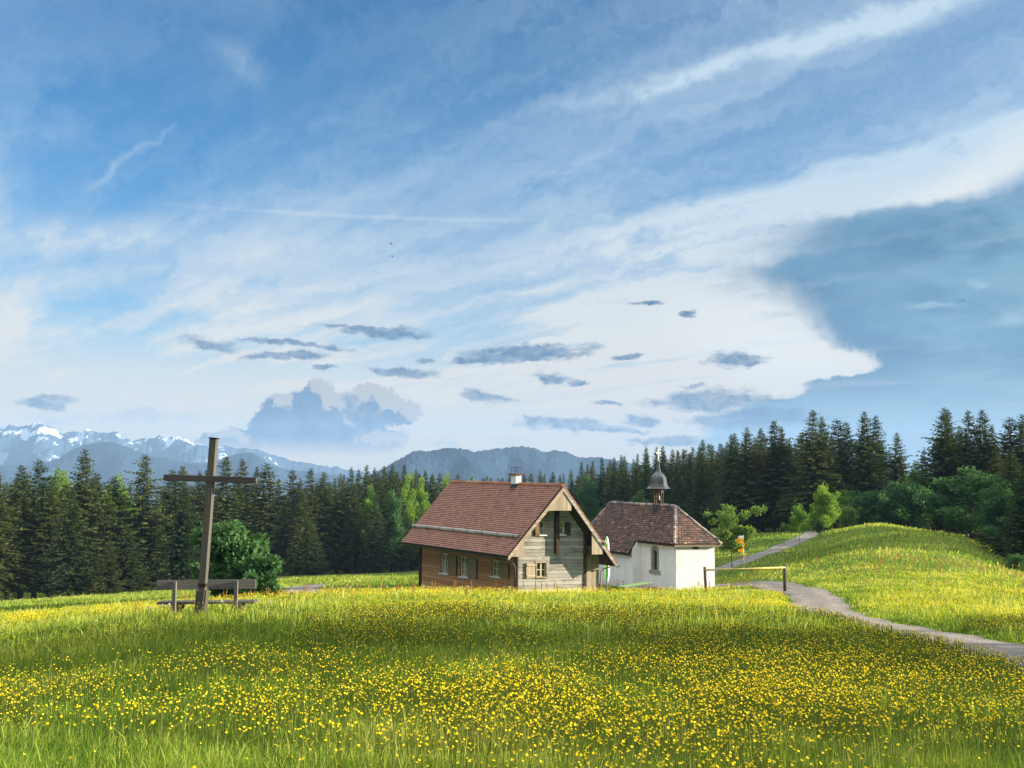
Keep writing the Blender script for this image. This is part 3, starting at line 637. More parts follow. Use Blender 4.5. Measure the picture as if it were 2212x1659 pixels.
# ------------------------------------------------------------------ house
def build_house():
    V = dirz(-33); U = dirz(74); R1 = at(563.5, 485.3, 78)
    HF = lambda u, v, h: R1 + u * U + v * V + np.array([0, 0, h])
    base = HF(0, 7.8, 0); base[2] = gz(base[0], base[1])
    GL = -8.6                                             # foot of the walls, in the ground
    house = empty('wooden_house', base, 'old timber house with steep brown tiled roof and grey plank gable', 'house')
    wl, wr, vg, vb = -2.66, 2.38, 1.2, 15.35
    GW = lambda a, b, d: HF(a, vg - d, b)                  # gable wall: a right, b up, d outwards
    FW = lambda a, b, d: HF(wl - d, -a, b)                 # long front wall
    sl, sr = 4.85 / 4.0, 5.55 / 4.05
    def wall(fr, b0, b1, L, Rr, holes):
        mb = MB(); cuts = sorted({b0, b1} | {x for h in holes for x in (h[2], h[3])} | ({-4.9} if b1 > -1 else set()))
        for lo, hi in zip(cuts[:-1], cuts[1:]):
            segs = []; cur = ('L',)
            hs = sorted([h for h in holes if h[2] <= lo + 1e-6 and h[3] >= hi - 1e-6])
            left = (L(lo), L(hi))
            for h in hs: segs.append((left, (h[0], h[0]))); left = (h[1], h[1])
            segs.append((left, (Rr(lo), Rr(hi))))
            for (a, a2), (c, c2) in segs:
                pts = [(a, lo), (c, lo), (c2, hi), (a2, hi)]
                mb.face([fr(p[0], p[1], 0) for p in pts], pts)
        for h in holes:
            a0, a1, c0, c1 = h
            for p, q in (((a0, c0), (a0, c1)), ((a0, c1), (a1, c1)), ((a1, c1), (a1, c0)), ((a1, c0), (a0, c0))):
                mb.face([fr(*p, 0), fr(*q, 0), fr(*q, -.2), fr(*p, -.2)], [(0, 0), (0, .2), (1, .2), (1, 0)])
        return mb
    g_holes = [(-1.22, -.52, -6.42, -5.44), (-1.0, -.62, -3.48, -2.56), (.38, .80, -3.48, -2.56)]
    eL = lambda b: max(wl, (b + .30) / sl if b < 0 else 0) if b > -8 else wl
    eR = lambda b: min(wr, -(b + .30) / sr)
    o = wall(GW, GL, -.32, lambda b: max(wl, (b + .30) / sl), eR, g_holes).build('gable_wall', M['grey_wood'], house)
    tag(o, 'pale weathered grey plank gable wall')
    f_holes = [(-12.0, -10.8, -7.0, -5.5), (-9.0, -7.86, -7.0, -5.5), (-4.48, -3.36, -6.6, -5.5)]
    o = wall(FW, GL, -3.75, lambda b: -vb, lambda b: -vg, f_holes).build('front_wall', M['brown_wood'], house)
    tag(o, 'brown plank long wall below the eaves')
    BW = lambda a, b, d: HF(a, vb + d, b)
    wall(BW, GL, -.32, lambda b: max(wl, (b + .30) / sl), eR, []).build('rear_wall', M['grey_wood'], house)
    mb = MB(); mb.box(HF, 2.40, 3.58, vg + .25, vb - .3, GL, -4.35, sw=True)
    tag(mb.build('lean_to_wall', M['pale_board'], house), 'narrow vertical boards of the lean-to')
    mb = MB(); mb.box(GW, 2.24, 2.46, GL, -3.2, -.10, .06); mb.build('corner_post', M['dark_wood'], house)
    mb = MB(); mb.box(GW, wl - .06, wl + .06, GL, -4.5, -.10, .07); mb.build('corner_post', M['dark_wood'], house)
    mb = MB(); mb.box(FW, -vb - .05, -vb + .25, GL, -4.8, -.1, .06)
    mb.build('corner_post', M['dark_wood'], house)
    mb = MB(); mb.box(GW, .02, .27, -4.82, -1.2, .02, .32); mb.build('hanging_post', M['dark_wood'], house, bevel=.02)
    # windows
    def window(fr, h, casement, nrow, cur, sill, matf='white_trim', ncol=2, dd=-.13):
        a0, a1, b0, b1 = h
        mb = MB(); w = .055
        mb.box(fr, a0, a0 + w, b0, b1, dd, dd + .05); mb.box(fr, a1 - w, a1, b0, b1, dd, dd + .05)
        mb.box(fr, a0 + w, a1 - w, b0, b0 + w, dd, dd + .05); mb.box(fr, a0 + w, a1 - w, b1 - w, b1, dd, dd + .05)
        fo = mb.build('window_frame', M[matf], house)
        mb = MB()
        for k in range(1, ncol): x = a0 + (a1 - a0) * k / ncol; mb.box(fr, x - .05, x + .05, b0 + w, b1 - w, dd + .003, dd + .058)
        if len(mb.v): mb.build('mullion', M[casement], fo)
        for k in range(1, nrow):
            mb = MB(); y = b0 + (b1 - b0) * k / nrow; mb.box(fr, a0 + w, a1 - w, y - .02, y + .02, dd + .008, dd + .045); mb.build('glazing_bar', M['white_trim'], fo)
        mb = MB(); mb.face([fr(a0 + w, b0 + w, dd + .02), fr(a1 - w, b0 + w, dd + .02), fr(a1 - w, b1 - w, dd + .02), fr(a0 + w, b1 - w, dd + .02)]); mb.build('pane', M['glass'], fo)
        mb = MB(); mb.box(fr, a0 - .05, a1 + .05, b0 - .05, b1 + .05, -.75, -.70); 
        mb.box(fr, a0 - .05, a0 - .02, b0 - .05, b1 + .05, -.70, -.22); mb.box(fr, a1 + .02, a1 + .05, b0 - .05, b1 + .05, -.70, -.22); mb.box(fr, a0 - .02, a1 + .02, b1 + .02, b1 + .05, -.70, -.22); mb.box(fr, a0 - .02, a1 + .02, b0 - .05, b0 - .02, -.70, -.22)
        mb.build('room_recess', M['painted_dark'], fo)
        if cur:
            mb = MB(); n = 14; top = b0 + (b1 - b0) * cur
            for k in range(n):
                x0 = a0 + (a1 - a0) * k / n; x1 = a0 + (a1 - a0) * (k + 1) / n; e0 = .02 * (k % 2); e1 = .02 * ((k + 1) % 2)
                mb.face([fr(x0, b0, -.2 - e0), fr(x1, b0, -.2 - e1), fr(x1, top, -.2 - e1), fr(x0, top, -.2 - e0)])
            mb.build('curtain', M['curtain'], fo)
        mb = MB(); mb.box(fr, a0 - .1, a1 + .1, b0 - .09, b0, -.05, .12); mb.build('window_sill', M[sill], house)
    window(FW, f_holes[0], 'cream_frame', 3, .62, 'white_trim'); window(FW, f_holes[1], 'cream_frame', 3, .62, 'white_trim'); window(FW, f_holes[2], 'cream_frame', 2, 0, 'white_trim')
    window(GW, g_holes[0], 'cream_frame', 2, 0, 'pale_board', 'cream_frame'); window(GW, g_holes[1], 'cream_frame', 2, .5, 'white_trim', ncol=1); window(GW, g_holes[2], 'cream_frame', 2, 0, 'white_trim', ncol=1)
    # casings
    for fr, h, mt in [(FW, f_holes[0], 'brown_wood'), (FW, f_holes[1], 'brown_wood'), (FW, f_holes[2], 'brown_wood'), (GW, g_holes[0], 'pale_board')]:
        a0, a1, b0, b1 = h; mb = MB()
        mb.box(fr, a0 - .12, a0, b0, b1 + .12, -.02, .045); mb.box(fr, a1, a1 + .12, b0, b1 + .12, -.02, .045); mb.box(fr, a0, a1, b1, b1 + .12, -.02, .04)
        mb.build('window_casing', M[mt], house)
    def shutter(fr, a0, a1, b0, b1, mt):
        mb = MB(); mb.box(fr, a0, a1, b0, b1, .05, .085, sw=True); s_ = mb.build('shutter', M[mt], house)
        q = (b1 - b0) * .16
        for y in (b0 + q, b1 - q): mb = MB(); mb.box(fr, a0 + .02, a1 - .02, y - .06, y + .06, .087, .12); mb.build('shutter_batten', M[mt], s_)
        for e0, e1 in ((a0 - .03, a0 - .003), (a1 + .003, a1 + .03)): mb = MB(); mb.box(fr, e0, e1, b0, b1, .046, .10); mb.build('shutter_edge', M['dark_wood'], s_)
    shutter(FW, -10.66, -9.45, -7.0, -5.52, 'shutter'); shutter(FW, -7.72, -6.48, -7.0, -5.52, 'shutter'); shutter(FW, -3.22, -2.15, -6.6, -5.52, 'shutter')
    shutter(GW, -2.02, -1.36, -6.52, -5.44, 'shutter_grey'); shutter(GW, -1.38, -1.04, -3.56, -2.6, 'shutter'); shutter(GW, .85, 1.2, -3.56, -2.62, 'dark_wood')
    # roof: tiled slopes course by course
    def slope(mb, p_eave, p_ridge, v0, v1, rows, cols, rnd=.18):
        ue, he = p_eave; ur, hr = p_ridge; nu, nh = -(hr - he), (ur - ue); L = math.hypot(nu, nh); nu, nh = nu / L, nh / L
        if nh < 0: nu, nh = -nu, -nh
        sub = 3
        for i in range(rows):
            s0, s1 = i / rows, min(1.0, (i + 1.25) / rows)
            for c in range(cols):
                t = min(1, max(0, .5 + random.gauss(0, rnd))); j = random.gauss(0, .004)
                for k in range(sub):
                    pts = []
                    for (s, lift), kk in (((s0, .085), k), ((s0, .085), k + 1), ((s1, .012), k + 1), ((s1, .012), k)):
                        v = v0 + (v1 - v0) * (c + kk / sub) / cols
                        wv = .022 * math.sin(kk / sub * 2 * math.pi + .6) + j
                        pts.append(HF(ue + (ur - ue) * s + nu * (lift + wv), v, he + (hr - he) * s + nh * (lift + wv)))
                    mb.face(pts, None, t)
                    a, b2 = pts[0], pts[1]; dn = U * nu * -.08 + np.array([0, 0, -.08 * nh])
                    mb.face([a + dn, b2 + dn, b2, a], None, t * .8)
    mb = MB(); slope(mb, (-4.0, -4.85), (0, -.03), 0.0, 15.75, 36, 52); slope(mb, (4.05, -5.55), (0, -.03), 0.0, 15.75, 40, 52)
    roof = mb.build('roof', M['roof_house'], house)
    mb = MB()       # boarding under the tiles
    for (ue, he), sg in (((-3.97, -4.87), -1), ((4.02, -5.57), 1)):
        k = he / ue
        P = [(0, -.04), (ue, he), (ue, he - .10), (0, -.17)]
        for lo, hi in ((0.03, 15.7),):
            mb.prism(lambda a, b, d: HF(a, d, b), P, lo, hi)
    mb.build('roof_boarding', M['dark_wood'], roof)
    mb = MB(); n = 30
    for k in range(n):
        v0 = -.05 + k * 15.85 / n; v1 = v0 + 15.85 / n + .05
        pts0 = [HF(.17 * math.cos(q), v0, -.05 + .19 * math.sin(q)) for q in np.linspace(-.25, math.pi + .25, 8)]
        pts1 = [HF(.145 * math.cos(q), v1, -.06 + .165 * math.sin(q)) for q in np.linspace(-.25, math.pi + .25, 8)]
        t = min(1, max(0, random.gauss(.5, .2)))
        for a in range(7): mb.face([pts0[a], pts0[a + 1], pts1[a + 1], pts1[a]], None, t)
        mb.face(pts0, None, t)
    mb.build('ridge_tiles', M['ridge_house'], roof)
    mb = MB()       # verge tiles of the gable, a thin red line along the right-hand edge
    for sg, ue, he in ((1, 4.05, -5.55),):
        for k in range(36):
            a0, a1 = k / 36, (k + 1.1) / 36
            mb.face([HF(ue * a0, -.035, he * a0 + .06), HF(ue * a1, -.035, he * a1 + .085), HF(ue * a1, -.035, he * a1 - .06), HF(ue * a0, -.035, he * a0 - .06)], None, random.random())
            mb.face([HF(ue * a0, -.035, he * a0 + .06), HF(ue * a1, -.035, he * a1 + .085), HF(ue * a1, .22, he * a1 + .10), HF(ue * a0, .22, he * a0 + .075)], None, random.random())
    mb.build('verge_tiles', M['ridge_house'], roof)
    # barge boards and boarded peak
    VF = lambda a, b, d: HF(a, -d, b)
    for sg, ue, he in ((-1, -4.0, -4.86), (1, 4.04, -5.56)):
        mb = MB(); k = he / ue
        mb.prism(VF, [(0.0, -.10), (ue, he - .02), (ue + sg * -.02, he - .30), (0, -.44)] if sg < 0 else [(0, -.10), (0, -.44), (ue - .02, he - .30), (ue, he - .02)], -.02, .032)
        mb.build('barge_board', M['pale_board'] if sg < 0 else M['grey_wood'], house)  # right board takes grey wood to paint in its shade
    mb = MB(); mb.prism(VF, [(0, -.42), (-1.08, -1.76), (.60, -1.76), ( .60, -1.24)], -.10, -.03, sw=True); mb.build('peak_boards', M['pale_board'], house)
    for P in ([(-3.72, -4.55), (-2.85, -3.52), (-2.85, -4.90), (-3.72, -4.90)], [(2.15, -3.25), (2.95, -4.35), (2.95, -4.83), (2.15, -4.83)]):
        mb = MB(); mb.prism(VF, P, -.10, -.03, sw=True); mb.build('purlin_box', M['pale_board'], house)
        mb = MB(); xs = [p[0] for p in P]; mb.box(HF, *((-3.35, -2.9) if xs[0] < 0 else (2.2, 2.85)), .12, vg + .3, -4.86, -4.58); mb.build('purlin', M['dark_wood'], house)
    for k in range(24): mb = MB(); mb.box(HF, -3.75, wl + .02, 1.35 + k * .6, 1.47 + k * .6, -4.98 + .28, -4.82 + .28); mb.build('rafter_tail', M['dark_wood'], house)
    # gutters and downpipes
    for (u, h, lab) in ((-4.07, -4.93, 0), (4.12, -5.64, 1)):
        mb = MB(); n = 9
        for k in range(n):
            q0, q1 = math.pi + math.pi * k / n, math.pi + math.pi * (k + 1) / n
            for r in (.085,):
                mb.face([HF(u + r * math.cos(q0), -.05, h + r * math.sin(q0)), HF(u + r * math.cos(q1), -.05, h + r * math.sin(q1)), HF(u + r * math.cos(q1), 15.8, h + r * math.sin(q1)), HF(u + r * math.cos(q0), 15.8, h + r * math.sin(q0))])
        mb.face([HF(u + .085 * math.cos(q), -.05, h + .085 * math.sin(q)) for q in np.linspace(math.pi, 2 * math.pi, 10)])
        mb.build('gutter', M['metal_dark'], house)
    mb = MB(); pts = [HF(-4.05, 1.3, -5.0), HF(-4.05, 1.3, -5.12), HF(-3.6, 1.25, -5.16), HF(-3.05, 1.22, -5.3), HF(-2.84, 1.15, -5.7), HF(-2.80, 1.15, GL)]
    mb.tube(pts, .05); mb.build('downpipe', M['metal_dark'], house, True)
    mb = MB(); pts = [HF(4.1, .9, -5.7), HF(4.05, 1.0, -5.85), HF(3.85, 1.3, -5.95), HF(3.68, 1.36, -6.2), HF(3.64, 1.38, GL)]
    mb.tube(pts, .05); mb.build('downpipe', M['pale_board'], house, True)
    mb = MB(); pts = [HF(-4.05, 15.0, -5.0), HF(-3.3, 15.2, -5.1), HF(-2.78, 15.3, -5.4), HF(-2.76, 15.3, GL)]
    mb.tube(pts, .05); mb.build('downpipe', M['rust'], house, True)
    # snow logs with their iron hooks
    for u, h, v0, v1, s_ in ((-3.08, -3.52, .28, 15.85, -1), (3.10, -4.03, -.1, 15.7, 1)):
        mb = MB(); mb.tube([HF(u, v0 + (v1 - v0) * k / 12, h + .012 * math.sin(k * 2.1)) for k in range(13)], .125, 12)
        lg = mb.build('snow_log', M['log'], house, True)
        for k in range(8):
            mb = MB(); v = v0 + .5 + (v1 - v0 - 1) * k / 7
            for q in range(10):
                q0, q1 = 2 * math.pi * q / 10, 2 * math.pi * (q + 1) / 10
                mb.face([HF(u + .14 * math.cos(q0), v, h + .14 * math.sin(q0)), HF(u + .14 * math.cos(q1), v, h + .14 * math.sin(q1)), HF(u + .14 * math.cos(q1), v + .07, h + .14 * math.sin(q1)), HF(u + .14 * math.cos(q0), v + .07, h + .14 * math.sin(q0))])
            mb.box(HF, u - .03 + s_ * .05, u + .03 + s_ * .05, v, v + .07, h - .32, h - .10)
            mb.build('iron_hook', M['iron'], lg)
    # chimney
    c = MB(); u0, u1, v0, v1 = -.32, .12, 5.55, 6.2; c.box(HF, u0, u1, v0, v1, -.01, .66); ch = c.build('chimney', M['white_trim'], house, bevel=.015)
    c = MB(); c.box(HF, u0 - .02, u1 + .02, v0 - .02, v1 + .02, -.75, -.012); c.box(HF, u0 - .12, u0 - .03, v0 - .1, v1 + .1, -.72, -.40); c.build('flashing', M['lead'], ch)
    c = MB(); c.box(HF, u0 - .12, u1 + .12, v0 - .14, v1 + .14, .663, .76); c.build('chimney_cap', M['rust'], ch, bevel=.01)
    c = MB()
    for u in (u0 + .02, (u0 + u1) / 2, u1 - .02):
        for v in (v0 + .03, v1 - .03): c.tube([HF(u, v, .76), HF(u, v, 1.24)], .016, 6)
    for v in (v0 + .03, v1 - .03): c.tube([HF(u0, v, 1.24), HF(u1, v, 1.24)], .016, 6)
    for u in (u0 + .02, u1 - .02): c.tube([HF(u, v0, 1.24), HF(u, v1, 1.24)], .016, 6)
    c.build('spark_cage', M['iron'], ch)
build_house()

# ------------------------------------------------------------------ chapel
def build_chapel():
    V = dirz(-29); U = dirz(79); K = at(*(lambda cx, cy: (591.75 + .063146 * cx, 495.24 + .063146 * cy))(1338, 1470), 93)
    CF = lambda u, v, h: K + u * U + v * V + np.array([0, 0, h])
    base = CF(1.7, 6, 0); base[2] = gz(base[0], base[1])
    ch = empty('chapel', base, 'small white plastered chapel with mottled old tile roof and bell turret', 'chapel')
    GL = -1.2; W0 = 3.38; EH = 3.62; ur = 1.68; hr = 6.62; k = (hr - EH + .0) / (ur + .36)
    nv0, nv1, nw = 4.95, 13.6, -.78
    hh = lambda u: hr - k * abs(u - ur)
    # walls, cut for the window, vent
    def holed(fr, a0, a1, b0, b1, holes, mb):
        xs = sorted({a0, a1} | {x for h in holes for x in h[:2]}); zs = sorted({b0, b1} | {x for h in holes for x in h[2:]})
        for x0, x1 in zip(xs[:-1], xs[1:]):
            for z0, z1 in zip(zs[:-1], zs[1:]):
                if any(h[0] <= x0 + 1e-6 and h[1] >= x1 - 1e-6 and h[2] <= z0 + 1e-6 and h[3] >= z1 - 1e-6 for h in holes): continue
                n = max(1, int((x1 - x0) / .5))
                for q in range(n):
                    p0, p1 = x0 + (x1 - x0) * q / n, x0 + (x1 - x0) * (q + 1) / n
                    mb.face([fr(p0, z0, 0), fr(p1, z0, 0), fr(p1, z1, 0), fr(p0, z1, 0)])
        for h in holes:
            for p, q in (((h[0], h[2]), (h[0], h[3])), ((h[0], h[3]), (h[1], h[3])), ((h[1], h[3]), (h[1], h[2])), ((h[1], h[2]), (h[0], h[2]))):
                mb.face([fr(*p, 0), fr(*q, 0), fr(*q, -.3), fr(*p, -.3)])
    EW = lambda a, b, d: CF(a, -d, b)                      # end wall (to the right)
    FW = lambda a, b, d: CF(-d, -a, b)                     # long wall facing the house
    mb = MB()
    holed(EW, 0, W0, GL, EH, [(1.45, 1.92, 3.22, 3.5)], mb)
    wc = -2.93; win = (wc - .36, wc + .36, 1.2, 3.0)
    holed(FW, -nv0, 0, GL, EH, [win], mb)
    NW = lambda a, b, d: CF(nw - d, -a, b); holed(NW, -nv1, -nv0, GL, hh(nw) - .05, [], mb)
    mb.face([CF(nw, nv0, GL), CF(0, nv0, GL), CF(0, nv0, hh(0) - .05), CF(nw, nv0, hh(nw) - .05)])
    mb.face([CF(W0, 0, GL), CF(W0, nv0, GL), CF(W0, nv0, EH), CF(W0, 0, EH)])
    mb.face([CF(W0 - nw, nv0, GL), CF(W0, nv0, GL), CF(W0, nv0, hh(W0) - .05), CF(W0 - nw, nv0, hh(nw) - .05)])
    mb.face([CF(W0 - nw, nv0, GL), CF(W0 - nw, nv1, GL), CF(W0 - nw, nv1, hh(nw) - .05), CF(W0 - nw, nv0, hh(nw) - .05)])
    mb.face([CF(nw, nv1, GL), CF(W0 - nw, nv1, GL), CF(W0 - nw, nv1, 4.0), CF(nw, nv1, 4.0)][:4])
    mb.build('wall', M['plaster'], ch)
    # window: round-headed stone surround
    arch = [(win[0], 1.2)] + [(wc - .36 * math.cos(q), 3.0 + .30 * math.sin(q)) for q in np.linspace(0, math.pi, 13)] + [(win[1], 1.2)]
    arcO = [(wc - .36 - .0, 1.2)]
    mb = MB()
    inn = [(wc - .36 * .62, 1.32), (wc + .36 * .62, 1.32)]; r_i = .36 * .62
    outer = [(wc - .56, 1.2)] + [(wc - .56 * math.cos(q), 2.86 + .46 * math.sin(q)) for q in np.linspace(0, math.pi, 15)] + [(wc + .56, 1.2)]
    inner = [(wc - .32, 1.2)] + [(wc - .32 * math.cos(q), 2.72 + .22 * math.sin(q)) for q in np.linspace(0, math.pi, 15)] + [(wc + .32, 1.2)]
    for i in range(len(outer) - 1):
        a, b, c, d = outer[i], outer[i + 1], inner[i + 1], inner[i]
        mb.face([FW(*a, .03), FW(*b, .03), FW(*c, .03), FW(*d, .03)]); mb.face([FW(*a, .03), FW(*b, .03), FW(*b, -.02), FW(*a, -.02)]); mb.face([FW(*d, .03), FW(*c, .03), FW(*c, -.24), FW(*d, -.24)])
    wn = mb.build('window_surround', M['stone'], ch)
    mb = MB(); mb.box(FW, wc - .78, wc + .78, .90, 1.2, -.02, .07); mb.build('window_sill', M['stone'], wn)
    mb = MB(); mb.face([FW(*p, -.20) for p in inner]); mb.build('pane', M['old_glass'], wn)
    for y in (1.55, 1.9, 2.25, 2.6): mb = MB(); mb.box(FW, wc - .32, wc + .32, y - .012, y + .012, -.195, -.17); mb.build('window_bar', M['iron'], wn)
    mb = MB(); mb.tube([FW(wc, 2.62, -.15), FW(wc, 2.92, -.05), FW(wc, 3.1, .05)], .05, 8); mb.build('window_bar', M['iron'], wn)
    mb = MB(); mb.box(EW, 1.40, 1.97, 3.17, 3.55, -.05, .035); fo = mb.build('vent_frame', M['stone'], ch)
    mb = MB(); mb.box(EW, 1.5, 1.87, 3.24, 3.50, .036, .045); mb.build('vent_shade_panel', M['painted_dark'], fo)  # near-black panel on the frame paints the shade inside the vent
    # roof
    ue, ve, he = -.36, -.38, hh(-.36); une = nw - .34; hne = hh(une); vr = 2.75; vl = 12.6; vend = 14.0
    mb = MB()
    def course(p00, p01, p10, p11, nrm, cols, dark=0):     # quad: lower-left, lower-right, upper-left, upper-right
        t0 = None
        for c in range(cols):
            t = min(1, max(0, random.gauss(.47, .24) if random.random() > .04 else 1.0)); j = random.gauss(0, .010)
            for kq in range(3):
                pts = []
                for (A, B, lift), kk in (((p00, p01, .07), kq), ((p00, p01, .07), kq + 1), ((p10, p11, .015), kq + 1), ((p10, p11, .015), kq)):
                    s = (c + kk / 3) / cols; w = .03 * math.sin(kk / 3 * math.pi) + j
                    pts.append(A + (B - A) * s + nrm * (lift + w))
                mb.face(pts, None, t); dn = nrm * -.065; mb.face([pts[0] + dn, pts[1] + dn, pts[1], pts[0]], None, t * .7)
    def facet(low0, low1, up0, up1, nrm, rows, tw=.26):
        for i in range(rows):
            s0, s1 = i / rows, min(1, (i + 1.3) / rows)
            a0 = low0 + (up0 - low0) * s0; a1 = low1 + (up1 - low1) * s0; b0 = low0 + (up0 - low0) * s1; b1 = low1 + (up1 - low1) * s1
            cols = max(1, int(np.linalg.norm(a1 - a0) / tw)); course(a0, a1, b0, b1, nrm, cols)
    nL = -U * k + np.array([0, 0, 1]); nL /= np.linalg.norm(nL); nR = U * k + np.array([0, 0, 1]); nR /= np.linalg.norm(nR)
    kE = (hr - he) / (vr - ve); nE = -V * kE + np.array([0, 0, 1]); nE /= np.linalg.norm(nE); nB = V * 1.3 + np.array([0, 0, 1]); nB /= np.linalg.norm(nB)
    vv = nv0 + .05
    facet(CF(ue, vv, he), CF(ue, ve, he), CF(ur, vv, hr), CF(ur, vr, hr), nL, 17)              # choir, facing the house
    facet(CF(une, vend, hne), CF(une, vv, hne), CF(ur, vl, hr), CF(ur, vv, hr), nL, 23)         # nave
    u2 = 2 * ur - ue; un2 = 2 * ur - une
    facet(CF(u2, ve, he), CF(u2, vv, he), CF(ur, vr, hr), CF(ur, vv, hr), nR, 17)
    facet(CF(un2, vv, hne), CF(un2, vend, hne), CF(ur, vv, hr), CF(ur, vl, hr), nR, 23)
    facet(CF(ue, ve, he), CF(u2, ve, he), CF(ur - .01, vr, hr), CF(ur + .01, vr, hr), nE, 17)   # hip over the end wall
    facet(CF(un2, vend, hne), CF(une, vend, hne), CF(ur + .01, vl, hr), CF(ur - .01, vl, hr), nB, 18)
    roof = mb.build('roof', M['roof_chapel'], ch)
    mb = MB()      # boarding just under the tiles
    e = np.array([0, 0, -.03]); 
    for q in ([(ue, vv, he), (ue, ve, he), (ur, vr, hr), (ur, vv, hr)], [(une, vend, hne), (une, vv, hne), (ur, vv, hr), (ur, vl, hr)], [(u2, ve, he), (u2, vv, he), (ur, vv, hr), (ur, vr, hr)], [(un2, vv, hne), (un2, vend, hne), (ur, vl, hr), (ur, vv, hr)], [(ue, ve, he), (u2, ve, he), (ur, vr, hr)], [(un2, vend, hne), (une, vend, hne), (ur, vl, hr)]):
        mb.face([CF(*p) + e for p in q]); mb.face([CF(*p) + e * 4 for p in q][::-1])
    mb.face([CF(une, vv, hne - .16), CF(ue, vv, he - .16), CF(ue, vv, he + .02), CF(une, vv, hne + .02)])
    mb.build('roof_boarding', M['dark_wood'], roof)
    mb = MB()
    def ridge(A, B, n, r=.15):
        d = (B - A) / np.linalg.norm(B - A); s = np.cross(d, [0, 0, 1]); s /= np.linalg.norm(s); up = np.cross(s, d)
        for i in range(n):
            p0 = A + (B - A) * i / n; p1 = A + (B - A) * (i + 1.12) / n; t = random.random(); j = random.gauss(0, .018)
            q = np.linspace(-.35, math.pi + .35, 8); r0, r1 = r * 1.12, r * .92
            P0 = [p0 + s * r0 * math.cos(x) + up * (r0 * math.sin(x) + .02 + j) for x in q]; P1 = [p1 + s * r1 * math.cos(x) + up * (r1 * math.sin(x) + .02 + j) for x in q]
            for a in range(7): mb.face([P0[a], P0[a + 1], P1[a + 1], P1[a]], None, t)
            mb.face(P0, None, t)
    ridge(CF(ur, vl, hr), CF(ur, vr, hr), 26)
    ridge(CF(ue, ve, he + .02), CF(ur, vr, hr), 15, .13); ridge(CF(u2, ve, he + .02), CF(ur, vr, hr), 15, .13)
    ridge(CF(une, vend, hne), CF(ur, vl, hr), 18, .13); ridge(CF(un2, vend, hne), CF(ur, vl, hr), 18, .13)
    mb.build('ridge_tiles', M['ridge_chapel'], roof)
    mb = MB(); mb.box(CF, ue + .02, u2 - .02, ve + .02, ve + .07, he - .20, he - .03); 
    tag(mb.build('eaves_board', M['pale_board'], ch), 'pale board under the eaves of the end wall')
    mb = MB(); mb.box(CF, ue + .02, ue + .07, ve + .075, nv0, he - .20, he - .03); mb.box(CF, une + .02, une + .07, nv0 + .06, vend, hne - .2, hne - .03); mb.box(CF, ue + .075, 0, ve + .075, nv0, he - .2, he - .17); mb.box(CF, 0, u2 - .05, ve + .075, 0, he - .2, he - .17); mb.box(CF, une + .08, nw, nv0 + .06, vend, hne - .2, hne - .17)
    mb.build('eaves_board', M['dark_wood'], ch)
    # bell turret on the ridge
    c = CF(ur, 5.1, 0); tu = dirz(112); tv = dirz(22)       # right face looks along tu
    a1 = dirz(-68 + 180); a2 = dirz(22)
    TF = lambda a, b, h: c + a * a1 + b * a2 + np.array([0, 0, h])
    mb = MB(); mb.box(TF, -.40, .40, -.40, .40, 5.9, 6.72); tur = mb.build('turret_base', M['lead'], ch)
    for sa in (-1, 1):
        for sb in (-1, 1):
            mb = MB(); x, y = sa * .30, sb * .30
            mb.box(TF, x - .06, x + .06, y - .06, y + .06, 6.722, 8.0, sw=True)
            tag(mb.build('turret_post', M['turret_wood'], tur, bevel=.012))
            mb = MB()
            mb.prism(lambda p, q, d: TF(d, p, q), [(y - sb * .07, 7.62), (y - sb * .07, 7.95), (y - sb * .30, 7.95)] if sb > 0 else [(y + .07, 7.62), (y + .30, 7.95), (y + .07, 7.95)], x - .05, x + .05)
            mb.prism(lambda p, q, d: TF(p, d, q), [(x - sa * .07, 7.62), (x - sa * .07, 7.95), (x - sa * .30, 7.95)] if sa > 0 else [(x + .07, 7.62), (x + .30, 7.95), (x + .07, 7.95)], y - .05, y + .05)
            mb.build('turret_brace', M['turret_wood'], tur)
    mb = MB(); mb.box(TF, -.46, .46, -.46, .46, 7.955, 8.10); mb.build('turret_plate', M['dark_wood'], tur)
    prof_ = [(.88, 8.10), (.82, 8.15), (.70, 8.28), (.625, 8.48), (.595, 8.70), (.585, 8.92), (.54, 9.10), (.44, 9.27), (.31, 9.41), (.20, 9.55), (.14, 9.75), (.115, 10.0), (.095, 10.35)]
    mb = MB()
    for (r0, h0), (r1, h1) in zip(prof_[:-1], prof_[1:]):
        C0 = [TF(r0 * x, r0 * y, h0) for x, y in ((-1, -1), (1, -1), (1, 1), (-1, 1))]; C1 = [TF(r1 * x, r1 * y, h1) for x, y in ((-1, -1), (1, -1), (1, 1), (-1, 1))]
        for i in range(4): mb.face([C0[i], C0[(i + 1) % 4], C1[(i + 1) % 4], C1[i]])
    mb.face([TF(.86 * x, .86 * y, 8.10) for x, y in ((-1, -1), (-1, 1), (1, 1), (1, -1))])
    helm = mb.build('turret_helm', M['copper'], ch)
    mb = MB(); mb.tube([TF(0, 0, 10.35 + .02 * 0)] + [TF(0, 0, 10.45 - .15 * math.cos(q)) for q in np.linspace(.3, math.pi - .1, 9)] + [TF(0, 0, 10.61)], [.09] + [.19 * math.sin(q) for q in np.linspace(.3, math.pi - .1, 9)] + [.012], 16)
    mb.build('helm_ball', M['copper'], helm, True)
    mb = MB(); XF = lambda a, b, d: c + a * dirz(62) + np.array([0, 0, b]) + d * dirz(-28)
    mb.box(XF, -.035, .035, 10.6, 11.5, -.015, .015); mb.box(XF, -.17, -.035, 11.19, 11.27, -.015, .015); mb.box(XF, .035, .17, 11.19, 11.27, -.015, .015)
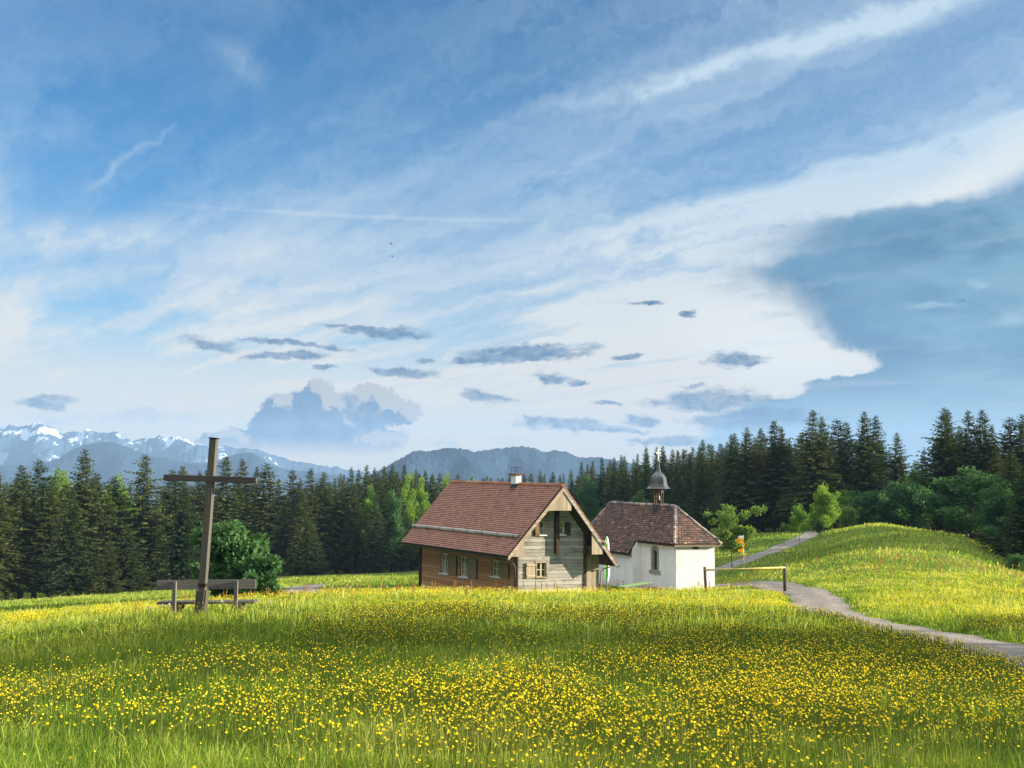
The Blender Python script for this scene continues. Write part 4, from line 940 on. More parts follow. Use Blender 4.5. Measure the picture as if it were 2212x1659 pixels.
    for (x, y) in ((-.17, 11.23), (.17, 11.23), (0, 11.5), (0, 10.82)):
        mb.prism(XF, [(x + .055 * math.cos(q), y + .065 * math.sin(q)) for q in np.linspace(0, 2 * math.pi, 9)[:-1]], -.018, .018)
    mb.build('gilded_cross', M['gold'], helm)
    mb = MB(); bp = [(.03, 7.62), (.10, 7.58), (.13, 7.40), (.16, 7.22), (.23, 7.10), (.22, 7.08)]
    mb.tube([TF(0, 0, h) for r, h in bp], [r for r, h in bp], 16); bl = mb.build('bell', M['bell'], tur, True)
    mb = MB(); mb.box(TF, -.05, .05, -.23, .23, 7.62, 7.75); mb.build('bell_yoke', M['dark_wood'], bl)
build_chapel()

# ------------------------------------------------------------------ cross and bench
def build_cross():
    Y = 27.6; b = at(200.5, 611, Y); b[2] = gz(b[0], b[1]); top = at(214.0, 438.6, Y)
    up = top - b; H = np.linalg.norm(up); up /= H
    rt = dirz(95); rt = rt - up * (rt @ up); rt /= np.linalg.norm(rt); fw = np.cross(rt, up)     # towards the viewer: -fw or fw
    if fw[1] > 0: fw = -fw
    X = lambda a, h, d: b + a * rt + h * up + d * fw
    r = empty('wayside_cross', b, 'tall dark weathered wooden cross standing in front of the bench', 'cross')
    mb = MB(); mb.box(X, -.085, .085, -.3, H, -.09, .09, sw=True); mb.build('post', M['cross_wood'], r, bevel=.006)
    P = at(210, 478.9, Y); hb = (P - b) @ up; pl = at(162.5, 477.8, Y); pr = at(257.4, 480.8, Y); ax = (pr - pl) / np.linalg.norm(pr - pl); mid = X(0, hb, 0)
    ax = ax - fw * (ax @ fw); ax /= np.linalg.norm(ax); u2 = np.cross(ax, fw); u2 = u2 if u2[2] > 0 else -u2
    B = lambda a, h, d: mid + a * ax + h * u2 + d * fw
    wl, wr_ = np.linalg.norm(pl - P), np.linalg.norm(pr - P)
    mb = MB(); mb.box(B, -wl, wr_, -.076, .076, -.045, .098); mb.build('crossbeam', M['cross_wood'], r, bevel=.006)
    mb = MB(); mb.box(X, -.10, .10, H - .012, H + .025, -.105, .105); mb.build('cap_sheet', M['metal_dark'], r)
    mb = MB()
    for s in (-1, 1): mb.box(X, s * .088, s * .130, -.3, .72, -.10, .10, sw=True)
    mb.box(X, -.09, .09, -.3, .70, .092, .125, sw=True); mb.build('foot_timber', M['cross_wood'], r, bevel=.006)
    mb = MB(); mb.box(X, -.097, .097, .80, .88, -.097, .097); mb.build('iron_band', M['iron'], r)
build_cross()
def build_bench():
    Y = 28.6; p = at(205.5, 604, Y); p[2] = gz(p[0], p[1]); rt = dirz(91.0); rt = rt + np.array([0, 0, .020]); rt /= np.linalg.norm(rt); fw = -dirz(1.0); upv = np.array([0, 0, 1.0])
    top = at(205.5, 579.8, Y)[2] - p[2]; seat = at(205.5, 602.3, Y)[2] - p[2]
    X = lambda a, h, d: p + a * rt + h * upv + d * fw
    r = empty('bench', p, 'weathered wooden plank bench seen from behind, beside the cross foot', 'bench')
    s = 27.6 / 1111 * 1.035; a0, a1 = (156.2 - 205.5) * s, (255 - 205.5) * s
    mb = MB(); mb.box(X, a0, a1, top - .245, top, -.045, -.002); mb.build('backrest', M['bench_wood'], r, bevel=.006)
    mb = MB(); mb.box(X, a0 - .02, a1 - .05, seat - .055, seat, -.52, -.08); mb.build('seat', M['bench_wood'], r, bevel=.006)
    for px in (174.9, 236.0):
        a = (px - 205.5) * s
        mb = MB(); mb.box(X, a - .044, a + .044, -.3, top - .03, 0, .09, sw=True); mb.build('leg', M['bench_wood'], r, bevel=.005)
        mb = MB(); mb.box(X, a - .115, a + .115, seat - .19, seat - .057, -.45, -.01); mb.build('seat_block', M['dark_wood'], r)
        mb = MB(); mb.box(X, a - .05, a + .05, -.3, seat - .192, -.42, -.30, sw=True); mb.build('leg', M['dark_wood'], r)
build_bench()

# ------------------------------------------------------------------ yard things
def build_parasol():
    Y = 82.6; top = at(606.9, 536.5, Y); x, y = top[0], top[1]; g = gz(x, y); H = top[2] - g
    r = empty('parasol', (x, y, g), 'closed green and white parasol between the house eaves and the chapel', 'parasol')
    mb = MB(); mb.tube([(x, y, g), (x, y, top[2] - .05)], .035, 10); mb.build('pole', M['galv'], r, True)
    n = 8
    prof = [(0, .03), (.10, .09), (.4, .16), (.9, .21), (1.5, .25), (2.2, .26), (2.75, .25), (3.15, .17), (3.3, .13)]
    for mt, par in (('white_cloth', 0), ('green_cloth', 1)):
        mb = MB()
        for k in range(n):
            if k % 2 != par: continue
            for (d0, r0), (d1, r1) in zip(prof[:-1], prof[1:]):
                for q in range(3):
                    def P(d, rr, qq):
                        ang = (k + qq / 3) * 2 * math.pi / n + .35; fold = 1 - .28 * math.sin(qq / 3 * math.pi) * min(1, d)
                        return (x + rr * fold * math.cos(ang), y + rr * fold * math.sin(ang), top[2] - d)
                    mb.face([P(d0, r0, q), P(d1, r1, q), P(d1, r1, q + 1), P(d0, r0, q + 1)])
        tag(mb.build('canopy_panels', M[mt], r), 'white cloth panels of the closed canopy' if par == 0 else 'bright green cloth panels of the closed canopy')
    mb = MB(); mb.tube([(x, y, g - .05), (x, y, g + .10)], .30, 16); mb.build('foot', M['concrete'], r)
build_parasol()
def build_table(name, pA, pB, Y0, Y1, wid, mt, label, cat, H=.76):
    A = at(*pA, Y0); B = at(*pB, Y1); c = (A + B) / 2; g = c[2] - H; L = np.linalg.norm((B - A)[:2]); ax = (B - A) / np.linalg.norm(B - A); ax[2] = 0; ax /= np.linalg.norm(ax)
    sd_ = np.array([-ax[1], ax[0], 0]); X = lambda a, w, h: c + a * ax + w * sd_ + np.array([0, 0, h])
    r = empty(name, (c[0], c[1], g), label, cat)
    mb = MB(); mb.box(X, -L / 2, L / 2, -wid / 2, wid / 2, -.03, 0); mb.build('tabletop' if cat == 'table' else 'seat', M[mt], r, bevel=.005)
    for s in (-1, 1):
        mb = MB(); e = s * (L / 2 - .25)
        for w in (-.8, .8): mb.tube([X(e, w * wid / 2, -.035), X(e, w * wid / 2, -H - .1)], .018, 6)
        mb.tube([X(e, -.8 * wid / 2, -H + .06), X(e, .8 * wid / 2, -H + .06)], .016, 6); mb.tube([X(e, 0, -H + .15), X(e - s * .55, 0, -.05)], .014, 6)
        mb.build('leg', M['iron'], r)
    mb = MB(); mb.box(X, -L / 2 + .1, L / 2 - .1, -wid / 2 + .04, -wid / 2 + .07, -.075, -.031); mb.box(X, -L / 2 + .1, L / 2 - .1, wid / 2 - .07, wid / 2 - .04, -.075, -.031); mb.build('apron', M['iron'], r)
build_table('folding_table', (601.5, 582.6), (621.5, 580.9), 84.0, 87.2, .7, 'grey_table', 'grey brown folding table behind the parasol pole', 'table')
build_table('folding_table', (620.5, 585.7), (647.5, 583.0), 83.6, 87.0, .75, 'green_paint', 'light green folding table standing in front of the chapel wall', 'table')
build_table('folding_bench', (646.0, 586.2), (667.0, 588.6), 90.4, 89.0, .28, 'bench_red', 'low brown plank bench along the chapel wall', 'bench', .42)

def build_barrier():
    r = None; pts = []
    for (pxt, pyt, pxb, pyb, w) in ((704.6, 566.8, 706.0, 590.5, .075), (784.8, 564.2, 785.0, 588.6, .088)):
        t = at(pxt, pyt, 60); b = at(pxb, pyb, 60); pts.append((t, b, w))
    c = (pts[0][1] + pts[1][1]) / 2; c[2] = gz(c[0], c[1])
    r = empty('barrier', c, 'yellow rail barrier on two round posts in front of the chapel', 'barrier')
    for t, b, w in pts:
        b = b + (b - t) * .35
        mb = MB(); d = (t - b) / np.linalg.norm(t - b); mb.tube([b, t - d * .02, t], [w * 1.02, w, w * .8], 14); mb.build('post', M['post'], r, True)
    A = at(704.9, 570.0, 59.93); B = at(784.8, 567.4, 59.93)
    mb = MB(); mb.tube([A - (B - A) * .005, A * .5 + B * .5 + np.array([0, 0, -.01]), B + (B - A) * .005], .045, 14); mb.build('rail', M['yellow'], r, True)
build_barrier()
def build_sign():
    Y = 101.5; b = at(744.0, 564.2, Y); b[2] = gz(b[0], b[1]); t = at(743.3, 535.6, Y)
    r = empty('signpost', b, 'hiking signpost with yellow direction arms beside the young tree', 'signpost')
    mb = MB(); mb.tube([b + np.array([0, 0, -.2]), t], .035, 10); mb.build('pole', M['galv'], r, True)
    X = lambda a, h, d: t + a * np.array([1.0, 0, 0]) + np.array([0, 0, h]) - d * np.array([0, 1.0, 0])
    s = Y / 1111.0 * .05204
    def arm(x0, x1, y0, y1, mt, point, marks, d):
        a0, a1 = (x0 - 765) * s, (x1 - 765) * s; h1, h0 = -(y0 - 588) * s, -(y1 - 588) * s; m = (h0 + h1) / 2; q = min(.16, (a1 - a0) * .3)
        if point < 0: P = [(a0, m), (a0 + q, h0), (a1, h0), (a1, h1), (a0 + q, h1)]
        elif point > 0: P = [(a0, h0), (a1 - q, h0), (a1, m), (a1 - q, h1), (a0, h1)]
        else: P = [(a0, h0), (a1, h0), (a1, h1), (a0, h1)]
        mb = MB(); mb.prism(X, P, d, d + .02); o = mb.build('direction_arm', M[mt], r)
        for mm, l in marks:
            mb = MB()
            for (fx0, fx1, fy) in l: mb.box(X, a0 + (a1 - a0) * fx0, a0 + (a1 - a0) * fx1, h0 + (h1 - h0) * (fy - .045), h0 + (h1 - h0) * (fy + .045), d + .021, d + .024)
            mb.build('lettering', M[mm], o)
    rows = [(.12, .62, .80), (.10, .55, .60), (.10, .66, .40), (.10, .48, .20), (.78, .92, .80), (.78, .92, .60), (.78, .92, .40)]
    arm(660, 762, 590, 634, 'sign_white', -1, [('sign_blue', [(.22, .30, .5), (.24, .28, .68), (.72, .86, .5), (.72, .86, .62)]), ('sign_red', [(.44, .58, .5), (.44, .58, .38)])], .05)
    arm(612, 772, 640, 732, 'sign_yellow', -1, [('sign_black', rows)], .05)
    arm(736, 760, 738, 786, 'sign_white', 0, [('sign_red', [(.2, .8, .5)])], .05)
    arm(758, 792, 728, 786, 'sign_yellow', 1, [('sign_black', [(.1, .6, .6), (.1, .5, .35)])], .075)
    arm(736, 774, 790, 842, 'sign_yellow', 0, [('sign_black', [(.1, .8, .7), (.1, .7, .4)])], .05)
    arm(650, 762, 842, 902, 'sign_yellow', -1, [('sign_black', [(.25, .8, .66), (.25, .7, .36)])], .05)
    arm(768, 822, 936, 974, 'sign_yellow', 1, [('sign_black', [(.1, .6, .5)])], .05)
    arm(688, 762, 976, 1014, 'sign_brown', -1, [('sign_white', [(.25, .8, .5)])], .05)
    mb = MB(); mb.tube([X(-.0, -.0 + .02, 0), X(0, .07, 0)], [.05, .02], 10); mb.build('pole_cap', M['galv'], r)
build_sign()
def build_bird(px, py, Y, span, rot, label, flap=.3):
    c = at(px * .46293, py * .46293, Y); mb = MB(); a = dirz(rot); s = np.array([a[1], -a[0], 0]); up = np.array([0, 0, 1.0]); L = span * .42
    r = empty('bird', c, label, 'bird', 'birds in the sky')
    mb.tube([c - a * L * .5, c - a * L * .3, c, c + a * L * .3, c + a * L * .45, c + a * L * .55], [L * .02, L * .07, L * .14, L * .12, L * .09, L * .01], 8)
    mb.build('body', M['sign_black'], r, True)
    for sg in (-1, 1):
        mb = MB(); root = c + a * L * .1; w1 = root + s * sg * span * .22 + up * flap * span * .2 + a * L * .1; tip = root + s * sg * span * .5 + up * flap * span * .12 - a * L * .35
        for z in (0, .012 * span): mb.face([root + a * L * .16 + up * z, w1 + a * L * .1 + up * z, tip + up * z, w1 - a * L * .18 + up * z, root - a * L * .16 + up * z])
        mb.build('wing', M['sign_black'], r)
build_bird(844, 527, 60, .34, 80, 'small dark bird gliding high over the house, upper of two', .8)
build_bird(847, 554, 70, .34, 120, 'small dark bird gliding high over the house, lower of two', .8)
build_bird(2080, 650, 50, .36, 40, 'dark bird flying in front of the shower cloud', .5)

# ------------------------------------------------------------------ trees
def diamonds(P, D, Wd, L, W_):          # base points, directions, width dirs -> verts, tris
    n = len(P); a = P; tip = P + D * L[:, None]; m = P + D * (L * .45)[:, None]; w = Wd * (W_ * .5)[:, None]
    V = np.stack([a, m + w, tip, m - w], 1).reshape(-1, 3); i = np.arange(n) * 4
    T = np.concatenate([np.stack([i, i + 1, i + 2], 1), np.stack([i, i + 2, i + 3], 1)]); return V, T
def norm(a): return a / (np.linalg.norm(a, axis=1, keepdims=True) + 1e-9)
def trunk_mesh(h, r0, limbs=(), name='trunk', lean=0.0):
    mb = MB(); n = 7
    mb.tube([(lean * (k / n) ** 2 * h + .02 * h * .2 * math.sin(k), .02 * h * .15 * math.cos(k * 1.7), -.6 + (h + .6) * k / n) for k in range(n + 1)], [r0 * (1.15 if k == 0 else 1 - .93 * k / n) for k in range(n + 1)], 8)
    for a, b, r in limbs: mb.tube([a, (np.array(a) * .5 + np.array(b) * .5) + np.array([0, 0, .06 * np.linalg.norm(np.array(b) - a)]), b], [r, r * .6, r * .2], 6)
    V = np.array(mb.v); me = bpy.data.meshes.new(name); me.from_pydata(mb.v, [], mb.f); me.polygons.foreach_set('use_smooth', np.ones(len(me.polygons), bool)); me.update(); return me
def spruce_mesh(seed, h=24.0, rmax=3.6, bare=.10, ragged=.25, droop=.35, taper=.85, dens=1.0):
    g = np.random.default_rng(seed); Ps, Ds, Ws, Ls, Wi, Ti = [], [], [], [], [], []
    z = bare * h
    while z < h * .985:
        f = (z - bare * h) / (h * (1 - bare)); R = rmax * (1 - f) ** taper * (1 if f > .15 else .55 + 3 * f) + .03
        nb = int((5 + 5 * (1 - f)) * dens) + (1 if g.random() < .5 else 0); a0 = g.random() * 6.28
        for k in range(nb):
            az = a0 + 6.283 * k / nb + g.normal(0, .25); L = R * (1 + g.normal(0, ragged)) * (0.45 if g.random() < .10 else 1); L = max(.15, L)
            zz = z + g.normal(0, .12); dr = droop * (1.15 - f) + g.normal(0, .07)
            m = max(3, int(L / .42)); s = (np.arange(m) + .6) / m
            out = np.array([math.cos(az), math.sin(az), 0]); sid = np.array([-out[1], out[0], 0])
            px = out[None] * (L * s)[:, None]; px[:, 2] = zz - dr * L * s ** 1.1 + .18 * L * np.clip(s - .6, 0, 1) + (.35 * L * s * f)
            for sg in (-1, 1, 0, 2):
                nn = m; ang = g.normal(.8, .25, nn) * (sg if abs(sg) == 1 else 0)
                d = out[None] * np.cos(ang)[:, None] + sid[None] * np.sin(ang)[:, None]
                d[:, 2] += (-.30 if sg != 2 else -1.3) + g.normal(0, .15, nn); d = norm(d)
                w = norm(np.cross(d, g.normal(0, 1, (nn, 3)) + np.array([0, 0, 1.2]) * (sg != 2)))
                Ps.append(px + g.normal(0, .05, (nn, 3))); Ds.append(d); Ws.append(w)
                ll = (.40 + .30 * (1 - s)) * (.24 + .36 * min(L, 2.2)) * g.uniform(.7, 1.3, nn) * (.75 if sg == 2 else 1)
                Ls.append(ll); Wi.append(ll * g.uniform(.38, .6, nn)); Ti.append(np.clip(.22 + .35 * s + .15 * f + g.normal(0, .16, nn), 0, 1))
        z += h * .0175 * (1.15 - .62 * f) * g.uniform(.8, 1.2)
    V, T = diamonds(np.concatenate(Ps), np.concatenate(Ds), np.concatenate(Ws), np.concatenate(Ls), np.concatenate(Wi)); t = np.concatenate(Ti)
    return np_mesh('crown', V, T, tint=np.concatenate([t, t]))
def leafy_mesh(seed, clumps, nleaf, size, flat=.75, up=.5):
    g = np.random.default_rng(seed); Ps, Ti = [], []; tot = sum(c[3] ** 2 for c in clumps)
    for (x, y, z, r) in clumps:
        n = max(8, int(nleaf * r * r / tot)); d = norm(g.normal(0, 1, (n, 3))); rr = r * (.35 + .75 * g.random(n) ** .6)
        p = d * rr[:, None]; p[:, 2] *= flat; p += np.array([x, y, z]); Ps.append(p)
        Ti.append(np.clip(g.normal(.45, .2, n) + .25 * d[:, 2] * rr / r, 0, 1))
    P = np.concatenate(Ps); t = np.concatenate(Ti); n = len(P)
    D = norm(g.normal(0, 1, (n, 3)) + np.array([0, 0, -.25])); nr = norm(g.normal(0, 1, (n, 3)) + np.array([0, 0, up * 2])); Wd = norm(np.cross(D, nr))
    L = size * g.uniform(.7, 1.4, n); V, T = diamonds(P, D, Wd, L, L * g.uniform(.55, .8, n))
    return np_mesh('crown', V, T, tint=np.concatenate([t, t]))
def crown_clumps(seed, z0, z1, R, n, rc, shape='round', lop=.25):
    """leaf clumps strung along ascending boughs, so that the outline is lobed and broken"""
    g = np.random.default_rng(seed); out = []; nb = max(7, n // 3); Hc = z1 - z0
    for i in range(nb):
        f = (i + .5) / nb; zs = z0 + Hc * (.02 + .62 * f); a = i * 2.39996 + g.normal(0, .35)
        env = {'round': .75 + .35 * math.sin(math.pi * f), 'egg': 1.05 - .55 * f, 'vase': .70 + .45 * f, 'cone': 1.1 - .9 * f}[shape]
        L = R * env * (1 + g.normal(0, lop)) ; rise = {'round': .15 + .75 * f, 'egg': .25 + 1.1 * f, 'vase': .45 + .5 * f, 'cone': .1 + .6 * f}[shape] + g.normal(0, .08)
        for q in (.38, .66, .92):
            if shape != 'vase' and q < .5 and g.random() < .2: continue
            r = rc * (1.25 - .55 * q) * g.uniform(.8, 1.25)
            out.append((L * q * math.cos(a) + g.normal(0, .1), L * q * math.sin(a) + g.normal(0, .1), min(z1 - r * .5, zs + rise * L * q * .8 + g.normal(0, .1)), r))
    out.append((0, 0, z1 - rc * .6, rc * .8)); out.append((g.normal(0, .2), g.normal(0, .2), z1 - rc * 1.6, rc))
    return out

class TreeKind:
    def __init__(s, name, crown, trunk, h, leafmat, bark): s.name = name; s.c = crown; s.t = trunk; s.h = h; crown.materials.append(leafmat); trunk.materials.append(bark)
def plant(kind, x, y, h, label, cat='tree', group=None, rot=None, sx=1.0, z=None, parts=True):
    zb = gz(x, y) - .1 if z is None else z; k = h / kind.h
    if parts:
        r = empty(kind.name, (x, y, zb), label, cat, group); r.rotation_euler = (random.gauss(0, .018), random.gauss(0, .018), random.random() * 6.28 if rot is None else rot); q_ = random.gauss(1, .07); r.scale = (k * sx * q_, k * sx / q_, k)
        for nm, me in (('crown', kind.c), ('trunk', kind.t)):
            o = bpy.data.objects.new(nm, me); COL.objects.link(o); o.parent = r
    return r
SPR = []
for i, (rm, ba, ra, dr, tp, dn) in enumerate([(4.6, .10, .22, .35, .82, 1), (4.0, .16, .28, .45, .78, 1), (5.4, .06, .20, .30, .84, 1.1), (3.4, .24, .36, .25, .66, .8), (4.3, .12, .25, .55, .80, 1), (4.8, .30, .30, .30, .72, .9), (3.3, .05, .25, .4, .88, 1), (5.6, .05, .18, .25, .90, 1.1)]):
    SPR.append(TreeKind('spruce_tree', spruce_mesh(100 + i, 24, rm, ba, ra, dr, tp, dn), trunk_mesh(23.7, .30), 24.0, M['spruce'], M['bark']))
def leafy(name, seed, h, z0, R, n, rc, nleaf, size, mat, shape='round', trunkr=.12, bark='bark_grey'):
    cl = crown_clumps(seed, z0, h, R, n, rc, shape)
    hub = z0 + (h - z0) * .18
    limbs = [((0, 0, min(hub + .3 * max(0, c[2] - hub), c[2] * .8)), (c[0] * .95, c[1] * .95, c[2]), trunkr * .35) for c in cl[2::3]]
    return TreeKind(name, leafy_mesh(seed, cl, nleaf, size), trunk_mesh(h * .8, trunkr, limbs), h, M[mat], M[bark])
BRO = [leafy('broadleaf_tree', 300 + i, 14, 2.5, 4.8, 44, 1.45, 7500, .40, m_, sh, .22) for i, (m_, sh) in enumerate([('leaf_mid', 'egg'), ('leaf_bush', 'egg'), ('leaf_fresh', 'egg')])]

# solitary trees
def solo(kind, pxb, Yd, py_top, label, cat='tree', sx=1.0, rot=None):
    p = at(pxb, 500, Yd); zt = at(pxb, py_top, Yd)[2]; g = gz(p[0], Yd); plant(kind, p[0], Yd, zt - g, label, cat, None, rot, sx)
k1 = leafy('maple_tree', 411, 6.2, 2.0, 2.3, 45, .48, 5200, .22, 'leaf_mid', 'vase', .085)
solo(k1, 731, 105, 505, 'young maple with an open spreading crown beside the hiking signpost')
k2 = leafy('maple_tree', 422, 6, 2.1, 1.75, 40, .62, 4200, .22, 'leaf_fresh', 'egg', .07)
solo(k2, 798.8, 132, 502.5, 'slender young tree with a bare stem standing at the edge of the gravel track', 'tree', .85, .9)
k3 = leafy('maple_tree', 433, 7.2, 1.2, 2.2, 84, .85, 9000, .24, 'leaf_bright', 'egg', .09)
solo(k3, 824.3, 158, 482.5, 'bright yellow green tree glowing at the foot of the dark wood', 'tree', .88, 2.0)
k4 = leafy('sapling', 444, 3, 1.0, .75, 16, .38, 1400, .2, 'leaf_dark', 'egg', .04)
solo(k4, 818.7, 150, 519, 'small dark sapling below the bright yellow green tree', 'sapling')
k5 = leafy('deciduous_bush', 455, 4.6, .3, 2.15, 40, .72, 11000, .26, 'leaf_bush', 'egg', .10)
k5b = leafy('deciduous_bush', 456, 3.0, .2, 1.6, 22, .55, 5000, .24, 'leaf_bush', 'round', .08)
solo(k5, 233, 58, 521, 'large dark green leafy bush behind the bench and cross', 'bush', 1.02, .4)
solo(k5b, 257, 56, 553, 'lower dark bush to the right of the big leafy bush', 'bush', 1.05)
kb = [leafy('deciduous_bush', 470 + i, 4.6, .1, 2.3, 60, .8, 6000, .28, m_, 'round', .09) for i, m_ in enumerate(['leaf_bush', 'leaf_bush', 'leaf_mid'])]
solo(kb[2], 849, 166, 505, 'lit shrub at the wood edge right of the bright tree', 'bush', .8)
solo(kb[0], 868, 168, 490, 'dark rounded bush on the crest of the right hill, left one of the row', 'bush', 1.0)
solo(kb[1], 889, 167, 486, 'dark rounded bush on the crest of the right hill, middle one of the row', 'bush', 1.0)
solo(kb[0], 912, 166, 482, 'taller dark bush on the crest of the right hill, right one of the row', 'bush', 1.0, 2.2)
solo(BRO[2], 917, 180, 461, 'pale yellow green crown peeping over the dark bushes on the hill', 'tree', .7)
solo(BRO[1], 966, 140, 466, 'big leafy tree under the spruces at the right edge of the hill', 'tree', 1.9, 1.0)
solo(BRO[1], 944, 142, 486, 'lower dark leafy tree left of the big leafy tree on the right', 'tree', 1.1)
solo(kb[1], 1016, 98, 552, 'dark bush at the right edge of the picture above the hill grass', 'bush', 1.0)
solo(BRO[1], 1005, 120, 480, 'dark leafy tree at the right edge of the picture', 'tree', 1.1)

# spruces one can tell apart: (picture column, row of the tip, depth, kind, width)
ORD = ['first', 'second', 'third', 'fourth', 'fifth', 'sixth', 'seventh', 'eighth', 'ninth', 'tenth', 'eleventh', 'twelfth', 'thirteenth', 'fourteenth', 'fifteenth', 'sixteenth', 'seventeenth', 'eighteenth']
DESC = ['shapely cone shaped spruce', 'slim drooping spruce', 'broad full spruce', 'thin ragged spruce', 'narrow shaggy spruce', 'long stemmed spruce', 'young narrow spruce', 'wide dense spruce']
def row(lst, place, group, mid=False):
    for i, (px, py, Yd, kd, sx) in enumerate(lst):
        p = at(px * .46293, py * .46293, Yd); g = gz(p[0], Yd)
        plant(SPR[kd], p[0], Yd, p[2] - g, '%s, %s from left %s' % (DESC[kd], ORD[i], place), 'spruce', group, None, sx * (1.1 if mid else 1.38))
L4 = lambda cx, cy: (cx * .3224, 850.4 + cy * .3224)
left = [(-10, 490, 178, 4, 1.15), (75, 600, 186, 1, 1), (170, 462, 186, 4, 1.2), (265, 428, 190, 3, 1.1), (350, 560, 186, 0, 1), (480, 620, 180, 0, 1.0), (550, 352, 192, 2, 1.0), (650, 520, 196, 5, 1.15), (735, 960, 180, 6, 1.4), (755, 545, 200, 5, 1.0), (855, 860, 186, 7, 1.3), (958, 395, 200, 3, 1.15), (1045, 650, 204, 6, 1), (1145, 500, 210, 5, 1.1), (1240, 604, 198, 2, .9), (1235, 472, 222, 1, 1), (1320, 510, 225, 0, .9), (1385, 500, 220, 4, .9)]
row([(*L4(a, b), c, d, e) for a, b, c, d, e in left], 'in the left stand front', 'tall spruces of the left stand')
left2 = [(1500, 408, 226, 1, 1.15), (1580, 520, 228, 6, 1.2), (1650, 424, 232, 0, .9), (1702, 474, 236, 6, 1), (1795, 458, 234, 5, 1.05), (1880, 560, 236, 6, 1), (1965, 498, 240, 3, 1), (2075, 490, 236, 0, 1.0), (1910, 720, 226, 1, .9), (2040, 640, 226, 4, .9), (2110, 900, 224, 7, 1.1), (2000, 860, 224, 2, 1.0), (2165, 513, 242, 4, 1)]
row([(*L4(a, b), c, d, e) for a, b, c, d, e in left2], 'right of the cross', 'tall spruces right of the cross')
R5 = lambda cx, cy: (713 + cx * .2976, 932.7 + cy * .2976)
mid = [(60, 285, 240, 2, .9), (145, 244, 244, 0, .9), (205, 262, 246, 1, .9), (265, 228, 248, 4, 1), (330, 250, 250, 0, .8), (390, 236, 250, 1, 1), (455, 224, 252, 4, 1.0), (480, 300, 246, 0, .9), (550, 225, 262, 6, 1.2), (640, 258, 268, 6, 1), (705, 268, 272, 0, .8), (760, 290, 274, 3, .8), (180, 400, 238, 4, .9), (390, 330, 240, 1, 1), (330, 420, 236, 2, .8)]
row([(*R5(a, b), c, d, e) for a, b, c, d, e in mid], 'beside the house roof', 'spruces left of the house roof', True)
R2 = lambda cx, cy: (1234 + cx * .2315, 932.6 + cy * .2315)
mid2 = [(80, 268, 300, 6, 1.1), (145, 290, 296, 6, 1), (210, 255, 290, 6, 1.2), (290, 225, 282, 0, .9), (365, 250, 278, 1, .9), (410, 225, 274, 4, .9), (460, 204, 270, 0, .8), (510, 215, 266, 1, .8), (605, 190, 262, 6, 1), (672, 128, 258, 0, .85), (715, 185, 254, 1, .9), (805, 122, 250, 2, .8), (875, 116, 246, 4, 1), (955, 150, 242, 2, .9)]
row([(*R2(a, b), c, d, e) for a, b, c, d, e in mid2], 'behind the chapel turret', 'spruces behind the chapel turret', True)
mid3 = [(1010, 160, 238, 0, .9), (1060, 150, 234, 1, .9), (1125, 128, 230, 4, 1), (1190, 115, 226, 0, .8), (1232, 62, 222, 1, 1.1), (1310, 110, 220, 2, .8), (1384, 92, 216, 4, 1), (1440, 80, 212, 1, .9)]
row([(*R2(a, b), c, d, e) for a, b, c, d, e in mid3], 'right of the turret', 'spruces right of the chapel turret', True)
R6 = lambda cx, cy: (1426 + cx * .3551, 850.4 + cy * .3551)
rt1 = [(430, 236, 204, 0, .8), (458, 230, 206, 1, .9), (545, 190, 202, 2, .9), (615, 198, 204, 0, .85), (690, 154, 200, 1, 1.15), (740, 190, 200, 0, .9), (795, 290, 198, 2, .8), (930, 88, 190, 0, 1.1), (998, 124, 194, 2, .9), (1095, 145, 196, 3, 1.1), (1143, 160, 198, 3, .9), (1250, 94, 192, 2, .9), (1310, 124, 198, 1, 1.1), (1445, 224, 196, 2, .85)]
row([(*R6(a, b), c, d, e) for a, b, c, d, e in rt1], 'behind the young trees', 'tall dark spruces behind the young trees')
rt2 = [(1595, 330, 182, 0, .8), (1720, 68, 174, 2, 1.0), (1768, 85, 178, 0, .9), (1868, 92, 172, 1, 1.0), (1960, 82, 170, 2, 1.0), (2030, 300, 145, 7, .8), (2110, 132, 167, 3, 1.2), (2150, 330, 128, 7, 1), (2222, 108, 166, 2, 1.0), (2120, 480, 120, 7, 1.0), (2215, 420, 112, 7, 1.1)]
row([(*R6(a, b), c, d, e) for a, b, c, d, e in rt2], 'above the right hill slope', 'dark spruces on the right')
